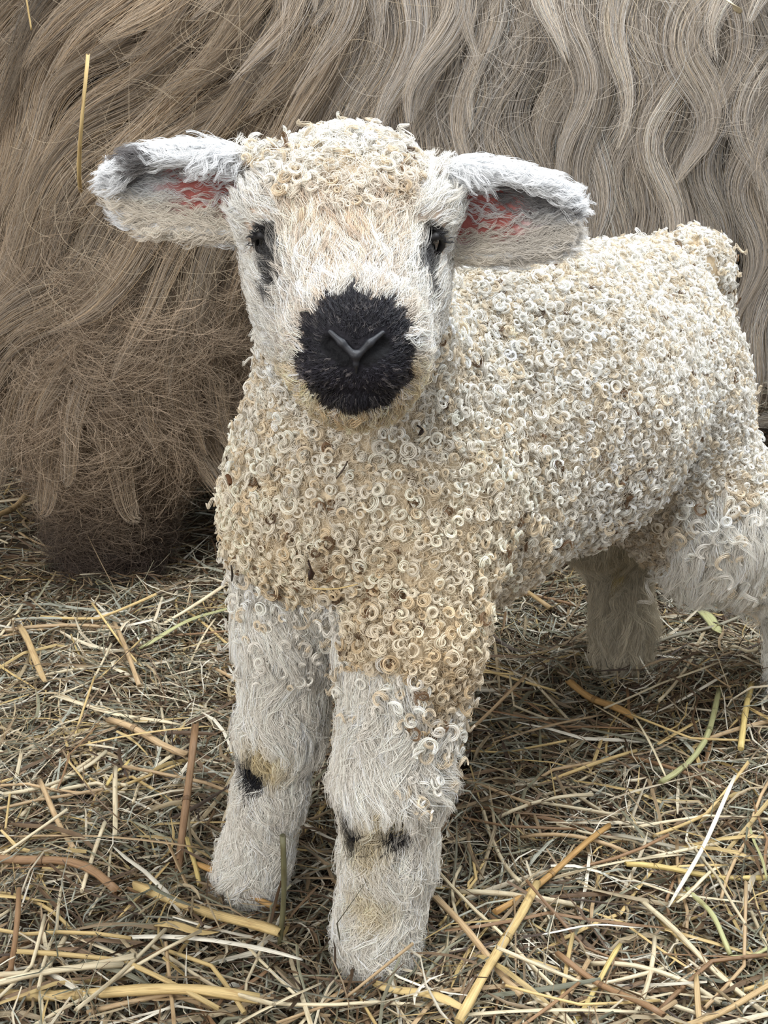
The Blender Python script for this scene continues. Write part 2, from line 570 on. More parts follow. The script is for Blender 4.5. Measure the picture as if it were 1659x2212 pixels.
# ------------------------------------------------------------------ the ewe behind
ES = Shape()
ES.capsule((-.10, 1.275, .46), (.62, 1.285, .46), .195, .205, .05)
ES.capsule((-.10, 1.280, .52), (.62, 1.290, .53), .185, .19, .05)
ES.capsule((-.17, 1.260, .47), (-.22, 1.270, .52), .19, .17, .06)
ES.capsule((-.28, 1.28, .60), (-.50, 1.27, .84), .125, .085, .06)          # neck
ES.capsule((-.50, 1.265, .86), (-.66, 1.25, .78), .070, .038, .03)          # head
ES.capsule((-.47, 1.19, .90), (-.48, 1.10, .87), .018, .012, .02)           # ears
ES.capsule((-.47, 1.34, .90), (-.48, 1.43, .87), .018, .012, .02)
for yy, xx in ((1.065, -.245), (1.44, -.20)):                                # fore legs
    ES.capsule((xx + .03, yy + (.06 if yy < 1.2 else -.06), .32), (xx, yy, .17), .09, .055, .05)
    ES.capsule((xx, yy, .17), (xx - .012, yy - .012, .04), .050, .034, .03)
for yy, xx in ((1.12, .62), (1.44, .64)):                                    # hind legs
    ES.capsule((xx - .02, yy + (.05 if yy < 1.2 else -.05), .36), (xx + .05, yy, .20), .10, .045, .05)
    ES.capsule((xx + .05, yy, .20), (xx + .03, yy, .04), .042, .032, .03)
ES.capsule((.82, 1.285, .55), (.86, 1.285, .38), .03, .025, .04)             # tail
ex, ey, ez = spaced([(-.75, .95, .012)]), spaced([(.94, 1.62, .012)]), spaced([(-.01, 1.0, .012)])
EV, EQ = surface_nets(ES.grid(ex, ey, ez), ex, ey, ez)
EV = EV.astype(F4)
for _ in range(2):
    EV -= np.clip(ES(EV), -.006, .006)[:, None] * ES.normal(EV, .002)
ewe_base = srgb(150, 128, 104)
ecol = np.broadcast_to(srgb(70, 58, 47), (len(EV), 3)).copy()  # dark body colour paints the shade seen in gaps between locks
ewe = obj('sheep', mesh_from('sheep', EV, EQ, EWE_SKIN, True, ecol), category='sheep',
          label='big taupe long-woolled ewe standing broadside behind the lamb, filling the top')
for (hx, hy) in ((-.257, 1.035), (-.212, 1.428), (.65, 1.12), (.67, 1.44)):
    hs = Shape()
    for sgn in (-1, 1):
        hs.capsule((-.030, .013 * sgn, .012), (.016, .015 * sgn, .014), .010, .013, .004)
        hs.capsule((-.020, .013 * sgn, .020), (.010, .014 * sgn, .038), .010, .014, .006)
    hg = [spaced([(-.06, .05, .004)]), spaced([(-.045, .045, .004)]), spaced([(-.004, .06, .004)])]
    hv, hq = surface_nets(hs.grid(*hg), *hg)
    obj('hoof', mesh_from('hoof', hv + np.array([hx, hy, 0]), hq, DARK_HOOF), ewe)

FLOW = np.array([(-0.047, 0.486, -0.24), (-0.113, 0.479, -0.38), (-0.158, 0.455, -0.98), (-0.258, 0.486, -0.64), (-0.214, 0.441, -1.33), (-0.14, 0.444, -1.15), (-0.085, 0.437, -0.82), (-0.199, 0.402, -0.79), (-0.289, 0.402, -0.2), (-0.281, 0.328, -0.32), (-0.205, 0.305, -0.71), (-0.16, 0.282, -0.56), (-0.267, 0.271, -1.25), (-0.011, 0.455, -0.2), (-0.004, 0.416, -0.24), (0.063, 0.455, 0.0), (0.156, 0.437, 0.06), (0.248, 0.437, 0.03), (0.297, 0.328, 0.03), (0.184, 0.29, -0.03), (-0.252, 0.21, -0.29), (-0.195, 0.169, 0.2), (-0.166, 0.104, 0.64), (0.046, 0.366, -0.1)])


def flow_angle(x, z):
    w = 1.0 / ((x[:, None] - FLOW[:, 0]) ** 2 + (z[:, None] - FLOW[:, 1]) ** 2 + 4e-4) ** 1.5
    return (w * FLOW[:, 2]).sum(1) / w.sum(1)


def ewe_paths(R, K, length, lift0, lift1, angle, wave, wlen, phase, hem, sign=-1.0):
    """Locks that hang from roots R over the body, pushed out where they would sink in."""
    n = len(R)
    P = np.empty((n, K, 3)); p = R.astype(np.float64).copy()
    st = (length / (K - 1))[:, None]
    for k in range(K):
        t = k / (K - 1)
        lift = lift0 + (lift1 - lift0) * t
        for _ in range(2):
            e = ES(p)
            m = e < lift
            if m.any():
                g = ES.normal(p[m], .003)
                p[m] += g * np.minimum(lift[m] - e[m], .03)[:, None]
        P[:, k] = p
        a = flow_angle(p[:, 0], p[:, 2]) * angle if angle is not None else np.zeros(n)
        sw = wave * (.5 + .5 * sstep(.22, .42, p[:, 2])) * np.cos(6.283 * p[:, 2] / wlen + phase)
        a = a + sw
        g = ES.normal(p, .003)
        d = np.stack([np.sin(a), np.zeros(n), -np.cos(a)], -1)
        d = d - g * np.minimum((d * g).sum(1), 0)[:, None] * (ES(p) < .05)[:, None]
        d = unit(d)
        p = p + d * st
        low = p[:, 2] < hem
        p[low, 2] = hem[low] + (p[low, 2] - hem[low]) * .3
    return P


rng = np.random.default_rng(5)
roots = sample_tris(EV, EQ, 90000, rng)
nrm = ES.normal(roots, .003)
trunk = (roots[:, 2] > .24) & (roots[:, 0] > -.42) & (roots[:, 0] < .95) & ~((roots[:, 2] > .62) & (roots[:, 0] < -.38))
view = (nrm[:, 1] < .25) & (roots[:, 0] > -.42) & (roots[:, 0] < .46) & (roots[:, 1] < 1.33)
vv = roots[trunk & view]
left = vv[:, 0] < 0.02 + rng.normal(0, .03, len(vv))
near = thin(vv[left], .031)
ropes = thin(vv[~left] * A(1, 1, .30), .0295) / A(1, 1, .30)
far = thin(roots[trunk & ~view], .065)
wn1 = Waves(.25, 21)


def hem_of(x):
    return np.interp(x, [-.35, -.3, -.22, -.14, -.05, .2, .32, .6], [.12, .10, .10, .06, .10, .15, .165, .15])


def ewe_locks(name, R, m, K, wscale, lbl=None):
    n = len(R)
    side = sstep(-.06, .08, R[:, 0])                      # 0 matted left, 1 long ropes right
    L = rng.uniform(.16, .24, n) + .15 * side
    lift0 = rng.uniform(.004, .022, n); lift1 = lift0 + rng.uniform(.006, .040, n)
    ph = 7 * R[:, 0] + rng.normal(0, .22, n) + .8 * wn1(R * A(1, 1, .2))
    wave = (.20 + .34 * side) * rng.uniform(.7, 1.3, n)
    wl = rng.uniform(.125, .145, n)
    front = (R[:, 1] < 1.3) & (R[:, 0] < .5)
    hem = hem_of(R[:, 0]) + rng.uniform(-.015, .035, n)
    G = ewe_paths(R, K, L, lift0, lift1, np.where(front, 1.0, .0) * (1 - .1 * side), wave, wl, ph, hem)
    s1, s2 = frames(G)
    g = ES.normal(G[:, K // 2], .003)[:, None]
    s2 = unit(g - (g * unit(np.gradient(G, axis=1))).sum(-1, keepdims=True) * unit(np.gradient(G, axis=1)))
    s1 = np.cross(unit(np.gradient(G, axis=1)), s2)
    t = np.linspace(0, 1, K)
    prof = np.interp(t, [0, .12, .45, .8, 1], [.8, 1.05, 1, .7, .12])
    w1 = rng.uniform(.0065, .0120, n) * wscale * (1 - .15 * (1 - side)); w2 = rng.uniform(.0035, .0050, n) * (1 + .5 * side) * wscale
    P = bundle(G, s1, s2, m, w1, w2, prof, rng, wob=.0013 * wscale, wobf=3.5, disc=.75, cut=.42)
    base = srgb(172, 154, 132) * (1 - side)[:, None] + srgb(203, 192, 178) * side[:, None]
    rad = .000112 * wscale * np.interp(t, [0, .7, 1], [1, 1, .4])
    return P, np.broadcast_to(rad, (len(P), K)), tints(n, m, base, rng, .17, .24) * (1 + .05 * rng.normal(size=(n * m, 1)) * np.array([1, 0, -1.6]))


def together(*parts):
    return [np.concatenate(x) for x in zip(*parts)]


P_, r_, c_ = together(ewe_locks('fleece', near, 120, 17, 1.08), ewe_locks('fleece', ropes, 260, 17, 1.08))
strands('long_fleece', P_, r_, c_, EWE_WOOL, ewe, kind='stuff', label='long wavy taupe locks of wool')
P_, r_, c_ = ewe_locks('fleece', far, 70, 14, 2.2)
strands('back_fleece', P_, r_, c_, EWE_WOOL, ewe, kind='stuff')
print('ewe locks', len(near), len(ropes), len(far))

# loose flyaway wool, and the matted wool of the near fore leg
def fuzz(R, nrm, n_pts, length, lift, curl, rng, down=.4):
    n = len(R)
    d = unit(rng.normal(size=(n, 3)) + np.array([0, 0, -down]))
    d = unit(d - nrm * (d * nrm).sum(1, keepdims=True))
    sd = np.cross(nrm, d)
    t = np.linspace(0, 1, n_pts)[None, :, None]
    L = (length * rng.uniform(.5, 1.4, n))[:, None, None]
    a = rng.normal(0, curl, n)[:, None, None]
    al = np.where(np.abs(a) < 1e-3, 1e-3, a)
    x = np.sin(al * t) / al * L; y = (1 - np.cos(al * t)) / al * L
    h = (lift * rng.uniform(.3, 1.2, n))[:, None, None] * np.sin(np.clip(t * 2.6, 0, math.pi * .75))
    return R[:, None] + d[:, None] * x + sd[:, None] * y + nrm[:, None] * h


sel = rng.choice(np.nonzero(trunk & view)[0], 9000, replace=False)
R_ = roots[sel] + nrm[sel] * rng.uniform(.012, .040, (len(sel), 1))
P_ = fuzz(R_, nrm[sel], 8, .06, .012, 1.6, rng)
lt = (R_[:, 0] < 0)[:, None]
c_ = np.where(lt, srgb(186, 168, 142), srgb(214, 202, 186)) * rng.uniform(.6, 1.15, (len(sel), 1))
strands('flyaway_wool', P_, .00012, c_, EWE_WOOL, ewe, kind='stuff')

lm = (roots[:, 2] < .30) & (roots[:, 2] > .012) & ((nrm[:, 1] < .4) | (roots[:, 1] > 1.3))
legs = roots[lm]; ln = nrm[lm]
nearleg = (legs[:, 0] < -.1) & (legs[:, 1] < 1.2)
gi = rng.choice(np.nonzero(nearleg)[0], 1300, replace=True)
Rg, Ng = legs[gi], ln[gi]
zz = Rg[:, 2]
G = fuzz(Rg, Ng, 9, np.interp(zz, [0, .1, .2, .3], [.024, .040, .085, .10]), np.interp(zz, [0, .1, .2], [.010, .016, .030]), 1.9, rng, down=1.3)
G[..., 2] = np.maximum(G[..., 2], .004)
s1, s2 = frames(G)
P_ = bundle(G, s1, s2, 34, .0095, .0065, np.linspace(.5, 1.2, 9), rng, wob=.0075, wobf=2.5, cut=.6)
cb = srgb(74, 62, 54) * (1 - sstep(.03, .15, zz))[:, None] + srgb(150, 131, 110) * sstep(.03, .15, zz)[:, None]
c_ = tints(len(G), 34, cb, rng, .14, .22)
strands('leg_wool', P_, .00011, c_, EWE_WOOL, ewe, kind='stuff', label='matted brown wool of the near foreleg')
gi = rng.choice(np.nonzero(~nearleg)[0], 500)
G = fuzz(legs[gi], ln[gi], 6, .05, .012, 1.0, rng, down=1.6)
G[..., 2] = np.maximum(G[..., 2], .004)
s1, s2 = frames(G)
P_ = bundle(G, s1, s2, 24, .006, .005, np.linspace(.6, 1.1, 6), rng, wob=.003)
strands('leg_wool', P_, .0003, tints(500, 24, srgb(120, 98, 76), rng), EWE_WOOL, ewe, kind='stuff')

# head and neck of the ewe, outside the picture: eyes, and short wool
hm = ((roots[:, 0] < -.36) & (roots[:, 2] > .5)) | (roots[:, 0] < -.42)
gi = rng.choice(np.nonzero(hm)[0], min(1500, int(hm.sum())), replace=False)
G = fuzz(roots[gi], nrm[gi], 6, np.where(roots[gi, 0] < -.53, .015, .07), np.where(roots[gi, 0] < -.53, .004, .02), .8, rng, down=1.5)
s1, s2 = frames(G)
P_ = bundle(G, s1, s2, 20, .006, .005, np.linspace(.7, 1, 6), rng, wob=.002)
strands('neck_wool', P_, .0003, tints(len(G), 20, srgb(150, 124, 96), rng), EWE_WOOL, ewe, kind='stuff')
def ball(name, c, r, mat, parent, scale=(1, 1, 1)):
    import bmesh
    bm = bmesh.new(); bmesh.ops.create_uvsphere(bm, u_segments=20, v_segments=14, radius=1)
    for v in bm.verts:
        v.co = Vector((v.co.x * r * scale[0] + c[0], v.co.y * r * scale[1] + c[1], v.co.z * r * scale[2] + c[2]))
    for f in bm.faces: f.smooth = True
    me = bpy.data.meshes.new(name); bm.to_mesh(me); bm.free(); me.materials.append(mat)
    return obj(name, me, parent)
for sy in (-1, 1):
    ball('eye', (-.565, 1.258 + sy * .054, .852), .013, EYE, ewe)
# ------------------------------------------------------------------ lamb: one continuous body
def ear_sheet(root, tip, sag, halfw, up, fwd, phi0, phi1, n_s=46, n_t=40):
    """Mid-surface of a cupped ear whose upper edge folds forward."""
    s = np.linspace(0, 1, n_s)[:, None]
    phi = np.radians(np.linspace(phi0, phi1, n_t))[None]
    root, tip, sag, up, fwd = (np.array(v, float) for v in (root, tip, sag, up, fwd))
    ax = root[None] * (1 - s) + tip[None] * s + sag[None] * (4 * s * (1 - s))
    R = np.interp(s[:, 0], [0, .3, .6, .8, .93, 1], halfw)[:, None]
    P = ax[:, None] + (R * np.sin(phi))[..., None] * up + (R * (1 - np.cos(phi)) * 0.75)[..., None] * fwd
    th = np.broadcast_to(np.interp(s[:, 0], [0, .2, 1], [.0034, .0026, .0020])[:, None], P.shape[:2])
    return P, th


EAR_A, EAR_A_T = ear_sheet((-.050, .550, .402), (-.1140, .534, .4060), (0, -.002, .002),
                           [.0180, .0182, .0172, .0152, .0106, .004], (-.16, -.10, .98), (.10, -.97, -.12), -72, 100)
EAR_B, EAR_B_T = ear_sheet((.020, .552, .397), (.0810, .542, .3945), (0, -.002, .002),
                           [.0190, .0192, .0180, .0155, .0115, .004], (-.06, -.12, .98), (-.10, -.96, -.18), -78, 88)

LS = Shape()
# trunk
LS.capsule((-.010, .612, .258), (.095, .705, .264), .062, .080, .03)
LS.capsule((.095, .705, .264), (.166, .800, .264), .080, .069, .03)
LS.capsule((-.022, .590, .232), (.040, .640, .225), .050, .058, .03)
LS.capsule((.020, .655, .304), (.166, .800, .306), .042, .038, .03)
# neck
LS.capsule((-.008, .605, .290), (-.016, .566, .360), .052, .041, .03)
# left fore leg (nearest the viewer)
LS.capsule((.020, .585, .245), (.014, .550, .185), .044, .031, .02)
LS.capsule((.014, .550, .185), (.004, .533, .118), .031, .0235, .012)
LS.capsule((.004, .533, .118), (.002, .532, .070), .0245, .0195, .010)
LS.capsule((.002, .532, .070), (-.004, .526, .020), .0190, .0200, .010)
# right fore leg
LS.capsule((-.044, .603, .230), (-.049, .592, .175), .036, .0255, .02)
LS.capsule((-.049, .592, .175), (-.057, .584, .115), .0255, .0190, .012)
LS.capsule((-.057, .584, .115), (-.0635, .581, .075), .0190, .0150, .010)
LS.capsule((-.0635, .581, .075), (-.077, .576, .022), .0150, .0185, .010)
# right hind leg
LS.capsule((.150, .815, .215), (.160, .840, .160), .060, .040, .03)
LS.capsule((.160, .840, .160), (.183, .880, .105), .040, .0225, .02)
LS.capsule((.183, .880, .105), (.190, .873, .050), .0225, .0175, .010)
LS.capsule((.190, .873, .050), (.190, .866, .020), .0175, .0185, .010)
# left hind leg
LS.capsule((.190, .795, .230), (.215, .785, .172), .055, .045, .03)
LS.capsule((.222, .785, .172), (.300, .812, .112), .044, .0250, .025)
LS.capsule((.300, .812, .112), (.312, .803, .055), .0235, .0175, .010)
LS.capsule((.312, .803, .055), (.310, .795, .020), .0175, .0185, .010)
# tail
LS.capsule((.190, .850, .318), (.221, .868, .320), .024, .023, .012)
LS.capsule((.221, .868, .320), (.238, .872, .284), .023, .0150, .010)
# skull, face, jaw
LS.ellipsoid((-.0160, .556, .3985), (.0290, .032, .0255), .014)
LS.ellipsoid((-.0165, .549, .388), (.0450, .044, .0375), .015)
LS.capsule((-.0165, .532, .373), (-.0112, .472, .3575), .0420, .0248, .012)
LS.capsule((-.0155, .545, .356), (-.0112, .480, .3450), .0412, .0262, .010)
LS.ellipsoid((-.0510, .527, .3985), (.012, .012, .010), .012)
LS.ellipsoid((.0190, .527, .3985), (.012, .012, .010), .012)
LS.ellipsoid((-.0400, .523, .368), (.0125, .020, .012), .012)
LS.ellipsoid((.0095, .523, .368), (.0125, .020, .012), .012)
# lips and chin
LS.ellipsoid((-.0185, .4585, .3490), (.0110, .0110, .0100), .006)
LS.ellipsoid((-.0035, .4585, .3490), (.0110, .0110, .0100), .006)
LS.ellipsoid((-.0110, .4640, .3352), (.0140, .0120, .0075), .0025)
# ears
LS.sheet(EAR_A, EAR_A_T, .006)
LS.sheet(EAR_B, EAR_B_T, .006)
# eye sockets and nostrils
EYE_A, EYE_B = A(-.0432, .5185, .3838), A(.0135, .5190, .3834)
LS.ellipsoid((-.0457, .5155, .3835), (.0095, .0105, .0095), .005, cut=True)
LS.ellipsoid((.0160, .5160, .3830), (.0095, .0105, .0095), .005, cut=True)
LS.capsule((-.0210, .4478, .3580), (-.0140, .4453, .3530), .0030, .0014, .0015, cut=True)
LS.capsule((.0003, .4480, .3575), (-.0065, .4455, .3533), .0028, .0014, .0015, cut=True)

_xs = spaced([(-.137, .100, .0015), (.100, .352, .0030)])
_ys = spaced([(.432, .575, .0015), (.575, .925, .0030)])
_zs = spaced([(-.006, .310, .0030), (.310, .445, .0015)])
V, Q = surface_nets(LS.grid(_xs, _ys, _zs), _xs, _ys, _zs)
V = V.astype(F4)
for _ in range(2):
    V -= np.clip(LS(V), -.001, .001)[:, None] * LS.normal(V)
lamb_V, lamb_Q = V, Q
# ---- regions of the coat
AX = A(.727, .687, 0)                                    # nose-to-tail direction on the ground
NOSE_C = A(-.0107, .4470, .3540)
ear_pts = [EAR_A.reshape(-1, 3).astype(F4), EAR_B.reshape(-1, 3).astype(F4)]


def nearest(p, pts):
    di, ii = np.empty(len(p), F4), np.empty(len(p), np.int64)
    for i in range(0, len(p), 4000):
        q = p[i:i + 4000]
        d2 = (q * q).sum(1)[:, None] + (pts * pts).sum(1)[None] - 2 * q @ pts.T
        ii[i:i + 4000] = d2.argmin(1); di[i:i + 4000] = np.sqrt(np.maximum(d2.min(1), 0))
    return di, ii


def seg_dist(p, a, b):
    a, b = A(*a), A(*b)
    t = np.clip(((p - a) @ (b - a)) / float((b - a) @ (b - a)), 0, 1)
    return np.linalg.norm(p - a - t[:, None] * (b - a), axis=1)


def chain_dist(p, pts):
    return np.min([seg_dist(p, pts[i], pts[i + 1]) for i in range(len(pts) - 1)], 0)


W1, W2, W3 = Waves(.012, 31), Waves(.035, 32), Waves(.005, 33)
MARK_A = [(-.0490, .5140, .3900), (-.0455, .5100, .3840), (-.0440, .4995, .3790), (-.0465, .4990, .3725)]
MARK_B = [(.0195, .5160, .3890), (.0160, .5100, .3835), (.0150, .4995, .3785), (.0180, .5010, .3725)]


def region(p):
    """0 fleece, 1 face, 2 muzzle, 3 ear A, 4 ear B, 5 crown, 6/7/8/9 lower legs (left fore, right fore, right hind, left hind), 10 tail."""
    x, y, z = p.T
    r = np.zeros(len(p), int)
    head = ((z - .3215) - 1.05 * (y - .538) + .003 * W2(p) > 0) & (y < .61) & (z > .312) & (x < .06)
    r[head] = 1
    crown = head & (z > .4040 + .9 * np.maximum(np.abs(x + .0155) - .022, 0) + .0060 * W2(p) + .004 * W1(p)) & (y > .500)
    r[crown] = 5
    hw = np.interp(z + .0012 * W1(p) + .0008 * W3(p), [.3285, .332, .339, .345, .353, .360, .366, .371, .3745, .3785], [0, .011, .0195, .0225, .0222, .0215, .0190, .0135, .0060, 0])
    r[head & (np.abs(x + .0113) < hw + .0028 * W3(p * A(1, 1, .6))) & (y < .486)] = 2
    m = (x < -.052) & (z > .36) & (y < .60); i = np.nonzero(m)[0]
    if len(i):
        d, _ = nearest(p[i], ear_pts[0]); r[i[(d < .0065) & (x[i] < -.060)]] = 3
    m = (x > .018) & (z > .355) & (y < .60); i = np.nonzero(m)[0]
    if len(i):
        d, _ = nearest(p[i], ear_pts[1]); r[i[(d < .0065) & (x[i] > .027)]] = 4
    fz = z + .008 * W2(p)
    dl = seg_dist(p, (.006, .535, .13), (-.004, .526, .0))
    lf = (fz < np.where(x > .018, .148, .186)) & (dl < .055) & (y < .572) & (x > -.040)
    r[lf] = 6
    rf = (fz < .208) & (x < -.018) & (y < .625) & ~lf
    r[rf] = 7
    rh = (fz < .142) & (x > .12) & (seg_dist(p, (.165, .85, .14), (.19, .868, 0)) < .058)
    r[rh] = 8
    lh = (fz < .190) & (x > .195) & (seg_dist(p, (.235, .79, .17), (.305, .81, .1)) < .085) & ~rh
    lh |= (z < .12) & (x > .24)
    r[lh] = 9
    r[(x > .196) & (z > .275) & (seg_dist(p, (.208, .862, .318), (.236, .872, .284)) < .031)] = 10
    return r


CREAM, WHITE, CHEST = srgb(246, 241, 231), srgb(250, 250, 249), srgb(239, 226, 202)


def coat_color(p, r):
    x, y, z = p.T
    c = np.broadcast_to(CREAM, (len(p), 3)).copy()
    chest = sstep(.35, .20, z) * sstep(.14, .0, x + .3 * (y - .6)) * sstep(.10, .19, z)
    c = c * (1 - chest[:, None]) + CHEST * chest[:, None]
    belly = sstep(.215, .165, z) * (r == 0)
    c = c * (1 - .5 * belly[:, None]) + srgb(206, 184, 150) * .5 * belly[:, None]
    c[(r == 3) | (r == 4)] = WHITE
    legs = (r >= 6) & (r <= 9)
    c[legs] = srgb(245, 238, 226)
    c[r == 8] = srgb(206, 194, 170)
    # jaw and throat a little yellow, brow tan
    j = (r == 1) * sstep(.352, .335, z + .25 * (y - .48))
    c = c * (1 - j[:, None]) + srgb(236, 222, 190) * j[:, None]
    br = ((r == 1) | (r == 5)) * sstep(.020, .004, np.abs(z - .404 + .002 * W1(p))) * .34 * sstep(.56, .53, y) * sstep(.036, .024, np.abs(x + .015))
    c = c * (1 - br[:, None]) + srgb(214, 184, 142) * br[:, None]
    # dark marks
    k = np.zeros(len(p))
    hd = (r == 1) | (r == 2)
    if hd.any():
        w = .0012 * W3(p)
        k = np.maximum(k, hd * .95 * sstep(.0095, .0058, chain_dist(p, MARK_A[:3]) + w))
        k = np.maximum(k, hd * .88 * sstep(.0105, .0045, chain_dist(p, MARK_A[2:]) + w))
        k = np.maximum(k, hd * .95 * sstep(.0088, .0052, chain_dist(p, MARK_B[:3]) + w))
        k = np.maximum(k, hd * .85 * sstep(.0090, .0040, chain_dist(p, MARK_B[2:]) + w))
    if legs.any():
        w = .0015 * W3(p)
        for q, rad, s in (((-.0150, .5150, .092), .0095, 1), ((-.0140, .5150, .083), .0070, .9), ((.0050, .5085, .0915), .0105, 1),
                          ((.0020, .5080, .086), .006, .6), ((-.0735, .5680, .0890), .0110, 1), ((-.0725, .5680, .104), .0045, .4)):
            dd = np.linalg.norm((p - A(*q)) * A(1, .6, .7), axis=1)
            k = np.maximum(k, legs * s * sstep(rad, rad * .5, dd + w))
        for q, rad, s in (((-.004, .5100, .106), .011, .55), ((-.010, .512, .086), .022, .45), ((.005, .508, .103), .006, .9), ((-.0660, .566, .099), .020, .55),
                          ((.176, .850, .100), .010, .55), ((.180, .857, .078), .006, .6), ((-.008, .51, .048), .018, .35)):
            dd = np.linalg.norm(p - A(*q), axis=1) + w
            a = (legs * s * sstep(rad, rad * .3, dd))[:, None]
            c = c * (1 - a) + srgb(196, 166, 62) * a
    c = c * (1 - k[:, None]) + srgb(30, 29, 34) * k[:, None]
    tl = ((r == 10) * sstep(.288, .272, z))[:, None]
    c = c * (1 - tl) + srgb(92, 78, 50) * tl
    c[r == 2] = srgb(34, 32, 37)
    return c


reg_v = region(lamb_V)
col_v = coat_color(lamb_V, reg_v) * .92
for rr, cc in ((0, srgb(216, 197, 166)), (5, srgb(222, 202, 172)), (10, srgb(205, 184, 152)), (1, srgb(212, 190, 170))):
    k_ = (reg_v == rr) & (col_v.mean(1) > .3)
    col_v[k_] = cc                                        # skin and wool roots, darkened tan to paint shade in the coat's gaps
nst_v = np.minimum(seg_dist(lamb_V, (-.0210, .4478, .3580), (-.0140, .4453, .3530)), seg_dist(lamb_V, (.0003, .4480, .3575), (-.0065, .4455, .3533)))
col_v[nst_v < .0042] = srgb(12, 11, 13)  # darkness of the nostril hollows painted into the skin colour
for e, (E, rr) in enumerate(((ear_pts[0], 3), (ear_pts[1], 4))):
    m = np.nonzero(reg_v == rr)[0]
    _, i = nearest(lamb_V[m], E)
    s, t = (i // 40) / 45.0, (i % 40) / 39.0
    inner = LS.normal(lamb_V[m])[:, 1] < 0
    pk = inner * sstep(.95, .55, s) * sstep(.02, .2, t) * sstep(.98, .8, t)
    col_v[m] = col_v[m] * (1 - pk[:, None]) + srgb(170, 98, 90) * pk[:, None]
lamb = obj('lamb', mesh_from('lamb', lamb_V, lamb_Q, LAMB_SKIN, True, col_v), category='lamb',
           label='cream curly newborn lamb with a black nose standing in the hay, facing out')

# ---- eyes, lids, nose, hooves
for c_, sx in ((EYE_A, -1), (EYE_B, 1)):
    e_ = ball('eye', tuple(c_), .0092, EYE, lamb, (.95, 1, .95))
    ls = Shape()
    th = np.linspace(-.5, 3.4, 9)
    q = [c_ + A(sx * (.0060 + .0028 * math.sin(a)), -.0068 - .0012 * math.sin(a) + .006 * (math.cos(a) < 0) * -math.cos(a), 0)
         + A(sx * -.0045 * math.cos(a), 0, .0062 * math.sin(a)) for a in th]
    for i in range(8):
        ls.capsule(q[i], q[i + 1], .0013, .0013, .0015)
    g_ = [spaced([(c_[0] - .016, c_[0] + .016, .0006)]), spaced([(c_[1] - .018, c_[1] + .010, .0006)]), spaced([(c_[2] - .014, c_[2] + .014, .0006)])]
    v_, q_ = surface_nets(ls.grid(*g_), *g_)
    obj('eyelid', mesh_from('eyelid', v_, q_, LID), e_, label='black upper eyelid')

ns = Shape()
for pts, rad in ((((-.0203, .4485, .3622), (-.0158, .4463, .3584), (-.0114, .4453, .3540)), (.0010, .0014, .0015)),
                 (((-.0006, .4488, .3618), (-.0055, .4464, .3583), (-.0098, .4453, .3540)), (.0010, .0014, .0015)),
                 (((-.0106, .4452, .3540), (-.0106, .4454, .3505), (-.0106, .4464, .3470)), (.0014, .0009, .0005))):
    for i in range(2):
        ns.capsule(pts[i], pts[i + 1], rad[i], rad[i + 1], .0016)
g_ = [spaced([(-.024, .003, .0004)]), spaced([(.440, .453, .0004)]), spaced([(.344, .366, .0004)])]
v_, q_ = surface_nets(ns.grid(*g_), *g_)
obj('nose', mesh_from('nose', v_, q_, NOSE), lamb, label='bare slate V-shaped nose between the nostrils')

for (hx, hy) in ((-.004, .526), (-.077, .576), (.190, .866), (.310, .795)):
    hs = Shape()
    f, sd = -AX, A(.687, -.727, 0)
    for sgn in (-1, 1):
        o_ = A(hx, hy, 0) + sd * .0072 * sgn
        hs.capsule(o_ + f * .019 + A(0, 0, .003), o_ - f * .008 + A(0, 0, .004), .0045, .0068, .002)
        hs.capsule(o_ + f * .012 + A(0, 0, .008), o_ - f * .006 + A(0, 0, .018), .0050, .0075, .003)
    g_ = [spaced([(hx - .035, hx + .035, .002)]), spaced([(hy - .035, hy + .035, .002)]), spaced([(-.006, .034, .002)])]
    v_, q_ = surface_nets(hs.grid(*g_), *g_)
    obj('hoof', mesh_from('hoof', v_, q_, HOOF), lamb)

# ---- the coat
rng = np.random.default_rng(77)
def tangent(d, n):
    return unit(d - n * (d * n).sum(-1, keepdims=True))


def curls(R, N, rad, turns, rise, tilt, rng, K=11):
    """Ring-shaped ringlets standing on the skin."""
    n = len(R)
    ax = unit(N + tilt[:, None] * rng.normal(size=(n, 3)) * .6)
    e1 = tangent(rng.normal(size=(n, 3)), ax); e2 = np.cross(ax, e1)
    t = np.linspace(0, 1, K)[None]
    phi = 6.283 * turns[:, None] * t * np.where(rng.random(n) < .5, 1, -1)[:, None]
    rr = rad[:, None] * np.interp(t, [0, .25, .8, 1], [.5, 1, 1, .65])
    h = rise[:, None] * (.15 + .85 * t ** .7)
    P = R[:, None] + ax[:, None] * h[..., None] + (rr * np.cos(phi))[..., None] * e1[:, None] + (rr * np.sin(phi))[..., None] * e2[:, None]
    B1 = np.broadcast_to(ax[:, None], P.shape)
    B2 = np.cos(phi)[..., None] * e1[:, None] + np.sin(phi)[..., None] * e2[:, None]
    return P, B1, B2


cand = sample_tris(lamb_V.astype(np.float64), lamb_Q, 420000, rng)
creg = region(cand)


